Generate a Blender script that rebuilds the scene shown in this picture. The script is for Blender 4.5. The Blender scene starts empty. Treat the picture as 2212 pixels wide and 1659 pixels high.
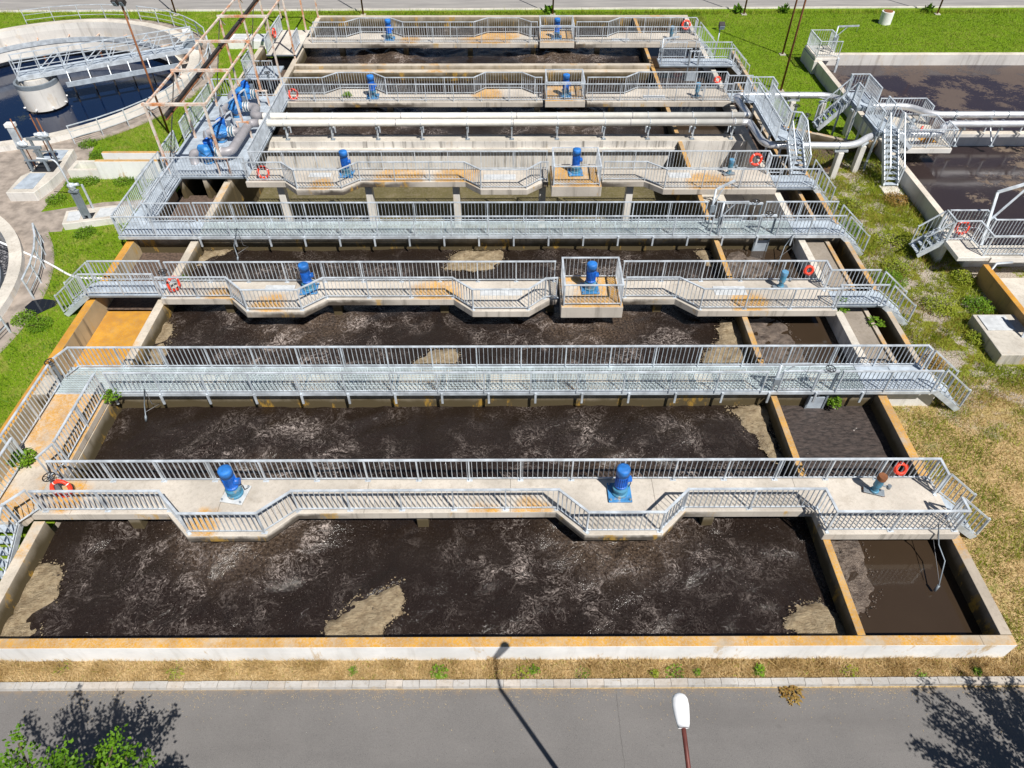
import bpy, bmesh, math, random
import numpy as np
from mathutils import Vector, Quaternion
from mathutils.geometry import delaunay_2d_cdt

R = math.radians
random.seed(7)
rng = np.random.default_rng(11)
sc = bpy.context.scene
COL = sc.collection

# ------------------------------------------------------------------ camera
cam = bpy.data.cameras.new('camera')
cam.sensor_width = 36.0
cam.lens = 36.0 * 1500.0 / 2212.0
cam.clip_start = 0.1
cam.clip_end = 2000
cam_ob = bpy.data.objects.new('camera', cam)
COL.objects.link(cam_ob)
cam_ob.location = (0, 0, 18.6)
cam_ob.rotation_euler = (R(90 - 45.6), 0, R(-0.21))
sc.camera = cam_ob

# ------------------------------------------------------------------ sky, sun, exposure
SUN_EL = 55.0
sun_h = Vector((0.585, -0.811, 0.0)).normalized()
to_sun = Vector((sun_h.x * math.cos(R(SUN_EL)), sun_h.y * math.cos(R(SUN_EL)), math.sin(R(SUN_EL))))
world = bpy.data.worlds.new('World')
sc.world = world
world.use_nodes = True
wn = world.node_tree.nodes
sky = wn.new('ShaderNodeTexSky')
sky.sky_type = 'NISHITA'
sky.sun_disc = False
sky.sun_elevation = R(SUN_EL)
sky.sun_rotation = math.atan2(to_sun.x, to_sun.y)
sky.air_density = 0.7
sky.dust_density = 0.0
bg = wn['Background']
bg.inputs['Strength'].default_value = 0.05
world.node_tree.links.new(sky.outputs[0], bg.inputs['Color'])
sl = bpy.data.lights.new('sun', 'SUN')
sl.energy = 5.0
sl.angle = R(0.5)
sl.color = (1.0, 0.955, 0.88)
so = bpy.data.objects.new('sun', sl)
COL.objects.link(so)
so.rotation_euler = (-to_sun).to_track_quat('-Z', 'Y').to_euler()
so.location = (20, -20, 40)
sc.view_settings.view_transform = 'Standard'
sc.view_settings.look = 'None'
sc.view_settings.gamma = 1.0
sc.view_settings.exposure = 0.3
sc.view_settings.use_curve_mapping = False

# ------------------------------------------------------------------ node helper
class NT:
    def __init__(s, name):
        s.m = bpy.data.materials.new(name)
        s.m.use_nodes = True
        s.t = s.m.node_tree
        s.b = s.t.nodes['Principled BSDF']
        s._pos = None
    def n(s, typ, **kw):
        o = s.t.nodes.new(typ)
        for k, v in kw.items():
            setattr(o, k, v)
        return o
    def l(s, a, b):
        s.t.links.new(a, b)
    def set(s, sock, v):
        if isinstance(v, bpy.types.NodeSocket):
            s.l(v, sock)
        elif v is not None:
            if isinstance(v, tuple) and len(v) == 3 and sock.type == 'RGBA':
                v = v + (1.0,)
            sock.default_value = v
    def geo(s):
        if s._pos is None:
            s._pos = s.n('ShaderNodeNewGeometry')
        return s._pos
    def pos(s):
        return s.geo().outputs['Position']
    def nz(s):
        return s.sep(s.geo().outputs['Normal'])[2]
    def sep(s, v):
        o = s.n('ShaderNodeSeparateXYZ'); s.l(v, o.inputs[0]); return o.outputs
    def comb(s, x, y, z):
        o = s.n('ShaderNodeCombineXYZ')
        for i, v in enumerate((x, y, z)): s.set(o.inputs[i], v)
        return o.outputs[0]
    def math(s, op, a, b=None, c=None, clamp=False):
        o = s.n('ShaderNodeMath', operation=op, use_clamp=clamp)
        s.set(o.inputs[0], a); s.set(o.inputs[1], b)
        if c is not None: s.set(o.inputs[2], c)
        return o.outputs[0]
    def vmath(s, op, a, b=None):
        o = s.n('ShaderNodeVectorMath', operation=op)
        s.set(o.inputs[0], a)
        if b is not None: s.set(o.inputs[1], b)
        return o.outputs[1] if op in ('LENGTH', 'DISTANCE', 'DOT_PRODUCT') else o.outputs[0]
    def noise(s, vec=None, scale=1.0, detail=4.0, rough=0.55, dist=0.0):
        o = s.n('ShaderNodeTexNoise')
        s.l(vec if vec is not None else s.pos(), o.inputs['Vector'])
        o.inputs['Scale'].default_value = scale
        o.inputs['Detail'].default_value = detail
        o.inputs['Roughness'].default_value = rough
        o.inputs['Distortion'].default_value = dist
        return o.outputs['Fac']
    def voro(s, vec=None, scale=1.0, feature='F1'):
        o = s.n('ShaderNodeTexVoronoi', feature=feature)
        s.l(vec if vec is not None else s.pos(), o.inputs['Vector'])
        o.inputs['Scale'].default_value = scale
        return o.outputs['Distance']
    def ramp(s, v, a, b, lo=0.0, hi=1.0):
        o = s.n('ShaderNodeMapRange'); o.clamp = True; o.interpolation_type = 'SMOOTHSTEP'
        s.set(o.inputs['Value'], v)
        o.inputs['From Min'].default_value = a; o.inputs['From Max'].default_value = b
        o.inputs['To Min'].default_value = lo; o.inputs['To Max'].default_value = hi
        return o.outputs[0]
    def mix(s, f, a, b):
        o = s.n('ShaderNodeMix', data_type='RGBA')
        s.set(o.inputs[0], f); s.set(o.inputs[6], a); s.set(o.inputs[7], b)
        return o.outputs[2]
    def scalev(s, v):
        return s.vmath('MULTIPLY', s.pos(), v)
    def bump(s, h, strength=0.3, dist=0.02, normal=None):
        o = s.n('ShaderNodeBump')
        o.inputs['Strength'].default_value = strength
        o.inputs['Distance'].default_value = dist
        s.l(h, o.inputs['Height'])
        if normal is not None: s.l(normal, o.inputs['Normal'])
        return o.outputs[0]
    def out(s, color, rough=0.8, metal=0.0, normal=None, spec=None):
        s.set(s.b.inputs['Base Color'], color)
        s.set(s.b.inputs['Roughness'], rough)
        s.set(s.b.inputs['Metallic'], metal)
        if spec is not None: s.set(s.b.inputs['Specular IOR Level'], spec)
        if normal is not None: s.l(normal, s.b.inputs['Normal'])
        return s.m

ORANGE = (0.62, 0.27, 0.018)

def spots_mask(n, spots):
    tot = None
    for (x, y, r) in spots:
        d = n.vmath('DISTANCE', n.pos(), (x, y, 1.0))
        d = n.math('ADD', d, n.math('MULTIPLY', n.math('SUBTRACT', n.noise(scale=1.6, detail=5), 0.5), r * 1.1))
        m = n.ramp(d, r * 1.1, r * 0.55)
        tot = m if tot is None else n.math('MAXIMUM', tot, m)
    return tot

def concrete(name, base=(0.52, 0.485, 0.43), lichen=0.0, spots=(), side=None, waterline=None, streak=0.5, dirt=0.35, low=None, streakcol=(0.07, 0.06, 0.045), splash=(), joints=0.0, lcol=((0.44, 0.225, 0.040), (0.60, 0.295, 0.012))):
    n = NT(name)
    big = n.noise(scale=0.55, detail=5, rough=0.6)
    fine = n.noise(scale=9.0, detail=6, rough=0.7)
    speck = n.noise(scale=38.0, detail=2)
    c = n.mix(n.ramp(big, 0.3, 0.7), tuple(v * 0.78 for v in base), tuple(min(1, v * 1.12) for v in base))
    c = n.mix(n.math('MULTIPLY', n.ramp(fine, 0.45, 0.75), dirt), c, (0.20, 0.17, 0.13))
    c = n.mix(n.math('MULTIPLY', n.ramp(speck, 0.55, 0.8), 0.35), c, (0.16, 0.14, 0.12))
    if joints:
        jx = n.math('PINGPONG', n.math('ADD', n.sep(n.pos())[0], n.math('MULTIPLY', n.math('SUBTRACT', fine, 0.5), 0.03)), joints / 2)
        c = n.mix(n.ramp(jx, 0.016, 0.006, 0.0, 0.6), c, (0.10, 0.085, 0.07))
    gr = n.ramp(n.noise(scale=1.3, detail=7, rough=0.75), 0.50, 0.72)
    c = n.mix(n.math('MULTIPLY', gr, 0.4), c, (0.26, 0.215, 0.165))
    top = n.ramp(n.nz(), 0.4, 0.7)
    if lichen > 0 or spots:
        m = None
        if lichen > 0:
            ln = n.noise(scale=0.42, detail=6, rough=0.65)
            m = n.ramp(ln, 0.68 - lichen * 0.42, 0.78 - lichen * 0.36)
        if spots:
            sm = spots_mask(n, spots)
            m = sm if m is None else n.math('MAXIMUM', m, sm)
        m = n.math('MULTIPLY', m, n.ramp(n.noise(scale=16, detail=7, rough=0.85), 0.36, 0.60, 0.25, 1.0))
        m = n.math('MULTIPLY', m, n.ramp(n.noise(scale=1.9, detail=5, rough=0.7), 0.25, 0.52, 0.40, 1.0))
        m = n.math('MULTIPLY', m, top)
        oc = n.mix(n.ramp(n.noise(scale=2.2, detail=5), 0.35, 0.65), *lcol)
        c = n.mix(m, c, oc)
    # vertical faces
    sv = n.scalev((3.0, 3.0, 0.22))
    st = n.noise(vec=sv, scale=1.0, detail=5, rough=0.7)
    px, py, pz = n.sep(n.pos())
    sc_ = side if side is not None else base
    s = n.mix(n.ramp(big, 0.3, 0.7), tuple(v * 0.85 for v in sc_), tuple(min(1, v * 1.08) for v in sc_))
    s = n.mix(n.math('MULTIPLY', n.ramp(st, 0.50, 0.72), streak), s, streakcol)
    if waterline is not None:
        wz = n.math('ADD', pz, n.math('MULTIPLY', n.math('SUBTRACT', n.noise(scale=1.3, detail=5), 0.5), 0.5))
        s = n.mix(n.ramp(wz, waterline + 0.60, waterline + 0.25), s, (0.034, 0.026, 0.017))
        s = n.mix(n.math('MULTIPLY', n.ramp(wz, waterline + 0.9, waterline + 0.5), 0.6), s, (0.13, 0.10, 0.05))
    if low is not None:
        z0, lc = low
        wz = n.math('ADD', pz, n.math('MULTIPLY', n.math('SUBTRACT', n.noise(scale=1.0, detail=5), 0.5), 1.0))
        s = n.mix(n.ramp(wz, z0 + 0.4, z0 - 0.2), s, lc)
    if splash:
        sm = None
        for (x, w) in splash:
            d = n.math('ABSOLUTE', n.math('SUBTRACT', px, x))
            d = n.math('ADD', d, n.math('MULTIPLY', n.math('SUBTRACT', n.noise(scale=1.2, detail=5), 0.5), 1.6))
            m = n.ramp(d, w, w * 0.35)
            sm = m if sm is None else n.math('MAXIMUM', sm, m)
        sm = n.math('MULTIPLY', sm, n.ramp(n.math('ADD', pz, n.math('MULTIPLY', n.noise(scale=2.2, detail=4), 0.35)), 1.34, 1.14))
        s = n.mix(n.math('MULTIPLY', sm, 0.9), s, (0.045, 0.033, 0.024))
    yl = n.noise(vec=n.scalev((1.2, 1.2, 0.5)), scale=1.0, detail=6, rough=0.7)
    s = n.mix(n.math('MULTIPLY', n.ramp(yl, 0.57, 0.66), 0.65 if lichen or spots else 0.2), s, (0.50, 0.29, 0.04))
    c = n.mix(top, s, c)
    bm = n.bump(n.math('ADD', fine, n.math('MULTIPLY', speck, 0.5)), 0.35, 0.02)
    return n.out(c, 0.88, normal=bm, spec=0.25)

def metal(name, base, var=0.12, rough=0.45, met=0.6, rust=0.0, rustc=(0.30, 0.10, 0.035), rs=3.1, soft=0.10):
    n = NT(name)
    f = n.noise(scale=2.3, detail=5, rough=0.65)
    c = n.mix(n.ramp(f, 0.3, 0.7), tuple(v * (1 - var) for v in base), tuple(min(1, v * (1 + var)) for v in base))
    mt = met
    if rust > 0:
        r = n.ramp(n.noise(scale=rs, detail=8, rough=0.75), 0.66 - rust * 0.4, 0.66 + soft - rust * 0.36)
        c = n.mix(r, c, n.mix(n.noise(scale=9), rustc, tuple(min(1, v * 1.9) for v in rustc)))
        mt = n.math('MULTIPLY', n.math('SUBTRACT', 1.0, r), met)
    bm = n.bump(n.noise(scale=22, detail=3), 0.12, 0.01)
    return n.out(c, n.ramp(f, 0.2, 0.8, rough - 0.08, rough + 0.15), mt, normal=bm)

def plain(name, base, rough=0.6, var=0.15, scale=4.0, bump=0.1):
    n = NT(name)
    f = n.noise(scale=scale, detail=5, rough=0.6)
    c = n.mix(n.ramp(f, 0.3, 0.7), tuple(v * (1 - var) for v in base), tuple(min(1, v * (1 + var)) for v in base))
    return n.out(c, rough, normal=n.bump(n.noise(scale=scale * 6), bump, 0.01))

M = {}
M['galv'] = metal('galvanised_steel', (0.57, 0.62, 0.675), var=0.22, rough=0.5, met=0.3)
M['galv_dark'] = metal('weathered_galvanised_steel', (0.25, 0.29, 0.33), rough=0.55, met=0.35)
M['plate'] = metal('steel_plate', (0.42, 0.48, 0.55), var=0.18, rough=0.6, met=0.2)
M['grate'] = metal('steel_grating', (0.56, 0.65, 0.68), rough=0.55, met=0.25)
M['pipe'] = metal('pipe_painted', (0.74, 0.72, 0.67), var=0.08, rough=0.45, met=0.05)
M['pipe_new'] = metal('pipe_aluminium', (0.74, 0.75, 0.78), var=0.06, rough=0.35, met=0.6)
M['pipe_grey'] = metal('pipe_grey', (0.33, 0.32, 0.34), var=0.12, rough=0.5, met=0.2)
M['blue'] = metal('blue_paint', (0.010, 0.125, 0.52), var=0.4, rough=0.42, met=0.0, rust=0.06, rustc=(0.16, 0.22, 0.30))
M['blue_cap'] = metal('faded_blue_paint', (0.02, 0.165, 0.53), var=0.35, rough=0.6, met=0.0, rust=0.10, rustc=(0.20, 0.25, 0.30), rs=5.0)
M['blue_worn'] = metal('blue_paint_worn', (0.05, 0.22, 0.48), var=0.3, rough=0.5, met=0.0, rust=0.28, rustc=(0.28, 0.25, 0.22))
M['teal'] = metal('teal_gear_paint', (0.05, 0.20, 0.32), var=0.35, rough=0.5, met=0.1, rust=0.35, rustc=(0.20, 0.17, 0.13))
M['teal_cap'] = metal('faded_blue_cap', (0.10, 0.26, 0.42), var=0.3, rough=0.5, met=0.0, rust=0.3, rustc=(0.3, 0.27, 0.24))
M['rust'] = metal('rusted_steel', (0.22, 0.085, 0.035), var=0.35, rough=0.8, met=0.1)
M['rust_white'] = metal('flaking_white_paint', (0.66, 0.60, 0.54), var=0.15, rough=0.6, met=0.0, rust=0.62, rustc=(0.38, 0.145, 0.045), rs=1.6, soft=0.22)
M['dark_steel'] = metal('dark_steel', (0.05, 0.045, 0.045), var=0.3, rough=0.55, met=0.3)
M['red'] = plain('life_ring_red', (0.78, 0.055, 0.022), 0.5, 0.2)
M['white'] = plain('white_paint', (0.80, 0.80, 0.80), 0.55, 0.06)
M['lamp_white'] = plain('lamp_white', (0.82, 0.83, 0.86), 0.35, 0.04)
M['glass'] = plain('floodlight_glass', (0.30, 0.36, 0.42), 0.12, 0.1)
M['black'] = plain('black_rubber', (0.015, 0.015, 0.017), 0.6)
M['cable'] = plain('cable_grey', (0.25, 0.25, 0.26), 0.6)
M['hatch'] = plain('hatch_cover', (0.52, 0.54, 0.56), 0.6, 0.14)
M['bark'] = plain('bark', (0.10, 0.075, 0.05), 0.9, 0.3, 6, 0.6)
M['maroon'] = metal('maroon_pole_paint', (0.12, 0.032, 0.026), var=0.3, rough=0.5, met=0.2)

LEFT_SPLASH = [(-7.6, 3.6), (3.6, 3.4)]
M['con'] = concrete('concrete', lichen=0.12)
M['con_deck'] = concrete('concrete_deck', base=(0.53, 0.485, 0.43), lichen=0.0, dirt=0.30, streak=0.55, splash=LEFT_SPLASH, joints=4.37,
    spots=[(-2.9, 22.2, 1.2), (-11.6, 22.0, .8), (9.5, 21.5, .9), (-9.5, 21.6, .8), (-5.5, 31.4, 1.5), (-2.6, 31.5, 1.3), (9.8, 30.9, 1.2), (-9.2, 30.8, .7),
           (-1.2, 41.3, 1.0), (-1.5, 50.4, 1.9), (-0.2, 50.9, 1.2), (-6.8, 50.0, .8), (0.6, 11.7, .7), (-0.8, 11.6, .6), (-13.4, 12.4, .7), (-9.0, 11.4, .6)])
M['con_plat'] = concrete('concrete_platform', base=(0.53, 0.485, 0.43), lichen=0.80, streak=0.4)
M['con_wall'] = concrete('concrete_basin_wall', base=(0.56, 0.50, 0.42), lichen=0.30, waterline=0.15, streak=0.6)
M['con_part'] = concrete('concrete_partition', base=(0.42, 0.37, 0.30), lichen=0.85, waterline=0.15, streak=0.7)
M['con_right'] = concrete('concrete_edge_wall', base=(0.46, 0.40, 0.33), lichen=0.56, waterline=0.15, streak=0.7)
M['con_white'] = concrete('concrete_white_face', base=(0.52, 0.44, 0.34), side=(0.82, 0.82, 0.82), lichen=0.86, streak=0.28, streakcol=(0.42, 0.39, 0.34), joints=6.2)
M['con_orange'] = concrete('concrete_orange_top', base=(0.48, 0.30, 0.13), lichen=1.3, streak=0.5, lcol=((0.46, 0.205, 0.018), (0.60, 0.285, 0.010)))
M['con_walk'] = concrete('concrete_walkway', base=(0.56, 0.49, 0.41), lichen=0.80, streak=0.5, lcol=((0.46, 0.235, 0.05), (0.58, 0.29, 0.03)))
M['con_pit'] = concrete('concrete_drained_wall', base=(0.54, 0.50, 0.44), side=(0.70, 0.67, 0.63), streak=0.85, streakcol=(0.10, 0.09, 0.08), low=(-1.1, (0.13, 0.108, 0.038)))
M['pit_floor'] = concrete('drained_floor', base=(0.11, 0.095, 0.04), dirt=0.8)
M['con_clean'] = concrete('concrete_pale', base=(0.62, 0.58, 0.52), side=(0.72, 0.70, 0.67), streak=0.30)
M['con_tank'] = concrete('concrete_tank', base=(0.66, 0.60, 0.52), side=(0.64, 0.62, 0.60), streak=0.5, streakcol=(0.25, 0.22, 0.2))
M['con_orange_side'] = concrete('concrete_orange_channel', base=(0.48, 0.30, 0.13), side=(0.42, 0.34, 0.22), lichen=1.3, streak=0.75, lcol=((0.46, 0.205, 0.018), (0.60, 0.285, 0.010)))
M['con_floor_orange'] = concrete('concrete_lichen_floor', base=(0.50, 0.31, 0.12), lichen=1.3, lcol=((0.46, 0.205, 0.018), (0.60, 0.285, 0.010)))
M['slab_rough'] = concrete('exposed_aggregate', base=(0.30, 0.26, 0.22), dirt=0.9, streak=0.5)

# ------------------------------------------------------------------ mesh builder
WLOC = {}
def wloc(o):
    return WLOC.get(o.name, Vector((0, 0, 0))) if o is not None else Vector((0, 0, 0))

def prop(o, label=None, cat=None, group=None, kind=None):
    if label: o['label'] = label
    if cat: o['category'] = cat
    if group: o['group'] = group
    if kind: o['kind'] = kind
    return o

def thing(name, label, cat, loc, group=None):
    o = bpy.data.objects.new(name, None)
    COL.objects.link(o)
    o.location = loc
    o.empty_display_size = 0.2
    WLOC[o.name] = Vector(loc)
    return prop(o, label, cat, group)

class MB:
    def __init__(s):
        s.v = []; s.f = []; s.sm = []
    def add(s, vs, fs, smooth=False):
        k = len(s.v)
        s.v.extend([tuple(v) for v in vs])
        s.f.extend([tuple(i + k for i in f) for f in fs])
        s.sm.extend([smooth] * len(fs))
        return s
    def box(s, x0, x1, y0, y1, z0, z1):
        return s.add([(x0, y0, z0), (x1, y0, z0), (x1, y1, z0), (x0, y1, z0), (x0, y0, z1), (x1, y0, z1), (x1, y1, z1), (x0, y1, z1)],
                     [(3, 2, 1, 0), (4, 5, 6, 7), (0, 1, 5, 4), (1, 2, 6, 5), (2, 3, 7, 6), (3, 0, 4, 7)])
    def prism(s, poly, z0, z1):
        n = len(poly)
        ar = sum(poly[i][0] * poly[(i + 1) % n][1] - poly[(i + 1) % n][0] * poly[i][1] for i in range(n))
        if ar < 0: poly = poly[::-1]
        vs = [(x, y, z0) for x, y in poly] + [(x, y, z1) for x, y in poly]
        fs = [tuple(range(n - 1, -1, -1)), tuple(range(n, 2 * n))]
        fs += [(i, (i + 1) % n, n + (i + 1) % n, n + i) for i in range(n)]
        return s.add(vs, fs)
    def bar(s, p0, p1, w, h, up=(0, 0, 1)):
        p0, p1 = Vector(p0), Vector(p1)
        d = (p1 - p0).normalized(); u = Vector(up)
        if abs(d.dot(u)) > 0.98: u = Vector((0, 1, 0))
        a = d.cross(u).normalized() * (w / 2); b = a.cross(d).normalized() * (h / 2)
        vs = [p + sa * a + sb * b for p in (p0, p1) for sa, sb in ((-1, -1), (1, -1), (1, 1), (-1, 1))]
        return s.add(vs, [(0, 1, 2, 3), (7, 6, 5, 4), (0, 4, 5, 1), (1, 5, 6, 2), (2, 6, 7, 3), (3, 7, 4, 0)])
    def cyl(s, p0, p1, r, n=12, r2=None, smooth=True, caps=True):
        p0, p1 = Vector(p0), Vector(p1); r2 = r if r2 is None else r2
        d = (p1 - p0).normalized(); u = Vector((0, 0, 1)) if abs(d.z) < 0.9 else Vector((1, 0, 0))
        a = d.cross(u).normalized(); b = d.cross(a).normalized()
        vs = []
        for p, rr in ((p0, r), (p1, r2)):
            for i in range(n):
                t = 2 * math.pi * i / n
                vs.append(p + a * (rr * math.cos(t)) + b * (rr * math.sin(t)))
        s.add(vs, [(i, n + i, n + (i + 1) % n, (i + 1) % n) for i in range(n)], smooth)
        if caps:
            k = len(s.v) - 2 * n
            s.f.append(tuple(k + i for i in range(n))); s.f.append(tuple(k + n + i for i in range(n - 1, -1, -1))); s.sm += [False, False]
        return s
    def tube(s, pts, r, n=10, closed=False):
        pts = [Vector(p) for p in pts]; m = len(pts); vs = []
        prev = None
        for i, p in enumerate(pts):
            if closed: d = (pts[(i + 1) % m] - pts[i - 1])
            else: d = pts[min(i + 1, m - 1)] - pts[max(i - 1, 0)]
            d.normalize()
            if prev is None:
                u = Vector((0, 0, 1)) if abs(d.z) < 0.9 else Vector((1, 0, 0))
                a = d.cross(u).normalized()
            else:
                a = (prev - d * prev.dot(d)).normalized()
            prev = a; b = d.cross(a)
            vs += [p + a * (r * math.cos(2 * math.pi * j / n)) + b * (r * math.sin(2 * math.pi * j / n)) for j in range(n)]
        fs = []
        for i in range(m if closed else m - 1):
            k, q = i * n, ((i + 1) % m) * n
            fs += [(k + j, q + j, q + (j + 1) % n, k + (j + 1) % n)[::-1] for j in range(n)]
        s.add(vs, fs, True)
        if not closed:
            k = len(s.v) - m * n
            s.f.append(tuple(k + i for i in range(n))); s.f.append(tuple(k + (m - 1) * n + i for i in range(n - 1, -1, -1))); s.sm += [False, False]
        return s
    def lathe(s, c, prof, n=24, smooth=True):
        vs = []
        for r, z in prof:
            vs += [(c[0] + r * math.cos(2 * math.pi * i / n), c[1] + r * math.sin(2 * math.pi * i / n), c[2] + z) for i in range(n)]
        fs = []
        for k in range(len(prof) - 1):
            fs += [(k * n + i, k * n + (i + 1) % n, (k + 1) * n + (i + 1) % n, (k + 1) * n + i) for i in range(n)]
        return s.add(vs, fs, smooth)
    def build(s, name, mat, parent=None, bevel=0.0, label=None, kind=None, shared=None):
        off = wloc(parent)
        me = bpy.data.meshes.new(name)
        me.from_pydata([(v[0] - off.x, v[1] - off.y, v[2] - off.z) for v in s.v], [], s.f)
        me.polygons.foreach_set('use_smooth', s.sm)
        me.materials.append(M[mat] if isinstance(mat, str) else mat)
        me.update()
        o = bpy.data.objects.new(name, me)
        COL.objects.link(o)
        if parent is not None:
            o.parent = parent
            WLOC[o.name] = off.copy()
        if bevel:
            b = o.modifiers.new('bevel', 'BEVEL'); b.width = bevel; b.segments = 2; b.limit_method = 'ANGLE'
        return prop(o, label, kind=kind)

def solo(mb, name, mat, label, cat, group=None, bevel=0.0):
    o = mb.build(name, mat, bevel=bevel)
    return prop(o, label, cat, group)

def unit_mesh(name, mb, mat):
    me = bpy.data.meshes.new(name)
    me.from_pydata(mb.v, [], mb.f)
    me.polygons.foreach_set('use_smooth', mb.sm)
    me.materials.append(M[mat]); me.update()
    return me

def put(name, me, parent, loc, scale=(1, 1, 1), rotz=0.0):
    o = bpy.data.objects.new(name, me)
    COL.objects.link(o)
    o.parent = parent
    off = wloc(parent)
    o.location = Vector(loc) - off
    o.scale = scale
    if rotz: o.rotation_euler = (0, 0, rotz)
    if parent is not None: WLOC[o.name] = off.copy()
    return o

# ------------------------------------------------------------------ ground sheet with openings
def circle(cx, cy, r, n=72):
    return [(cx + r * math.cos(2 * math.pi * i / n), cy + r * math.sin(2 * math.pi * i / n)) for i in range(n)]

def sheet(outer, holes, z, name, mat):
    vs = []; es = []
    for loop in [outer] + holes:
        k = len(vs); n = len(loop)
        vs += [Vector(p) for p in loop]
        es += [(k + i, k + (i + 1) % n) for i in range(n)]
    v2, e2, f2, *_ = delaunay_2d_cdt(vs, es, [], 1, 1e-5)
    def inside(p, loop):
        c = False; n = len(loop); x, y = p
        for i in range(n):
            x1, y1 = loop[i]; x2, y2 = loop[(i + 1) % n]
            if (y1 > y) != (y2 > y) and x < (x2 - x1) * (y - y1) / (y2 - y1) + x1: c = not c
        return c
    fs = []
    for f in f2:
        cx = sum(v2[i].x for i in f) / len(f); cy = sum(v2[i].y for i in f) / len(f)
        if any(inside((cx, cy), h) for h in holes): continue
        fs.append(tuple(f))
    mb = MB(); mb.add([(v.x, v.y, z) for v in v2], fs)
    o = mb.build(name, mat)
    me = o.data
    flip = [p for p in me.polygons if p.normal.z < 0]
    if flip:
        for p in flip: p.flip()
    return o

CLA = (-31.2, 46.4)
CLB = (-30.5, 21.9)

def ground_material():
    n = NT('ground_grass')
    x, y, z = n.sep(n.pos())
    big = n.noise(scale=0.22, detail=6, rough=0.6)
    mid = n.noise(scale=1.1, detail=6, rough=0.65)
    fine = n.noise(scale=14, detail=5, rough=0.75)
    lawn = n.mix(n.ramp(fine, 0.3, 0.7), (0.085, 0.165, 0.006), (0.20, 0.31, 0.016))
    lawn = n.mix(n.math('MULTIPLY', n.ramp(mid, 0.50, 0.72), n.ramp(x, 5.0, -5.0, 0.25, 0.75)), lawn, (0.34, 0.29, 0.09))
    straw = n.mix(n.ramp(fine, 0.3, 0.7), (0.34, 0.235, 0.10), (0.64, 0.48, 0.26))
    straw = n.mix(n.math('MULTIPLY', n.math('MULTIPLY', n.ramp(mid, 0.52, 0.68), n.ramp(y, 8.0, 9.0)), 0.75), straw, (0.13, 0.19, 0.02))
    weed = n.mix(n.ramp(fine, 0.3, 0.7), (0.09, 0.115, 0.010), (0.28, 0.29, 0.04))
    gravel = n.mix(n.ramp(n.noise(scale=26, detail=3), 0.35, 0.65), (0.22, 0.18, 0.14), (0.58, 0.52, 0.45))
    weed = n.mix(n.ramp(n.math('ADD', mid, n.math('MULTIPLY', big, 0.5)), 0.72, 0.80), weed, gravel)
    xm = n.math('ADD', x, n.math('MULTIPLY', n.math('SUBTRACT', mid, 0.5), 5.0))
    ym = n.math('ADD', y, n.math('MULTIPLY', n.math('SUBTRACT', mid, 0.5), 7.0))
    right = n.ramp(xm, 11.0, 13.0)
    c = n.mix(n.math('MULTIPLY', right, n.ramp(ym, 37.5, 34.5)), lawn, weed)
    c = n.mix(n.math('MULTIPLY', right, n.ramp(ym, 18.5, 15.0)), c, straw)
    c = n.mix(n.ramp(y, 8.4, 8.2), c, straw)
    return n.out(c, 0.95, normal=n.bump(fine, 0.8, 0.06), spec=0.1)
M['ground'] = ground_material()

BX0, BX1, BY0, BY1 = -17.15, 15.2, 7.9, 55.8
ground = sheet([(-400, -60), (400, -60), (400, 700), (-400, 700)],
               [[(-14.3, 7.95), (13.2, 7.95), (13.2, 17.2), (15.15, 17.2), (15.15, 49.0), (13.2, 49.0), (13.2, 55.7), (-14.1, 55.7), (-14.1, 50.0), (-17.1, 50.0), (-17.1, 13.0), (-14.3, 13.0)],
                circle(CLA[0], CLA[1], 10.3), circle(CLB[0], CLB[1], 9.3),
                [(20.4, 25.9), (90, 25.9), (90, 48.5), (20.4, 48.5)]], 0.0, 'ground', 'ground')
prop(ground, kind='structure')

def asphalt():
    n = NT('asphalt')
    f = n.noise(scale=60, detail=3, rough=0.7); b = n.noise(scale=0.5, detail=5, rough=0.6)
    c = n.mix(n.ramp(b, 0.3, 0.7), (0.128, 0.122, 0.121), (0.158, 0.150, 0.147))
    c = n.mix(n.math('MULTIPLY', n.ramp(f, 0.35, 0.7), 0.55), c, (0.245, 0.235, 0.225))
    c = n.mix(n.ramp(n.noise(scale=45, detail=1), 0.70, 0.74), c, (0.06, 0.058, 0.056))
    c = n.mix(n.math('MULTIPLY', n.ramp(n.noise(vec=n.scalev((0.12, 0.9, 1)), scale=1, detail=5, rough=0.6), 0.45, 0.7), 0.35), c, (0.115, 0.108, 0.106))
    c = n.mix(n.ramp(n.noise(scale=7.5, detail=2), 0.775, 0.785), c, (0.42, 0.40, 0.37))
    c = n.mix(n.math('MULTIPLY', n.ramp(n.noise(scale=1.7, detail=6, rough=0.7), 0.62, 0.72), 0.4), c, (0.085, 0.08, 0.078))
    x, y, z = n.sep(n.pos())
    wig = n.math('MULTIPLY', n.math('SUBTRACT', n.noise(scale=1.6, detail=5), 0.5), 0.16)
    d = n.math('ABSOLUTE', n.math('SUBTRACT', n.math('ADD', x, wig), 2.75))
    c = n.mix(n.math('MULTIPLY', n.ramp(d, 0.010, 0.003), 0.6), c, (0.045, 0.042, 0.04))
    dust = n.math('MULTIPLY', n.ramp(n.math('ADD', y, n.math('MULTIPLY', n.math('SUBTRACT', n.noise(scale=3.0, detail=6, rough=0.7), 0.5), 1.0)), 6.85, 7.15), 0.75)
    c = n.mix(dust, c, (0.25, 0.19, 0.13))
    return n.out(c, 0.9, normal=n.bump(f, 0.5, 0.008), spec=0.3)
M['asphalt'] = asphalt()
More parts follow.
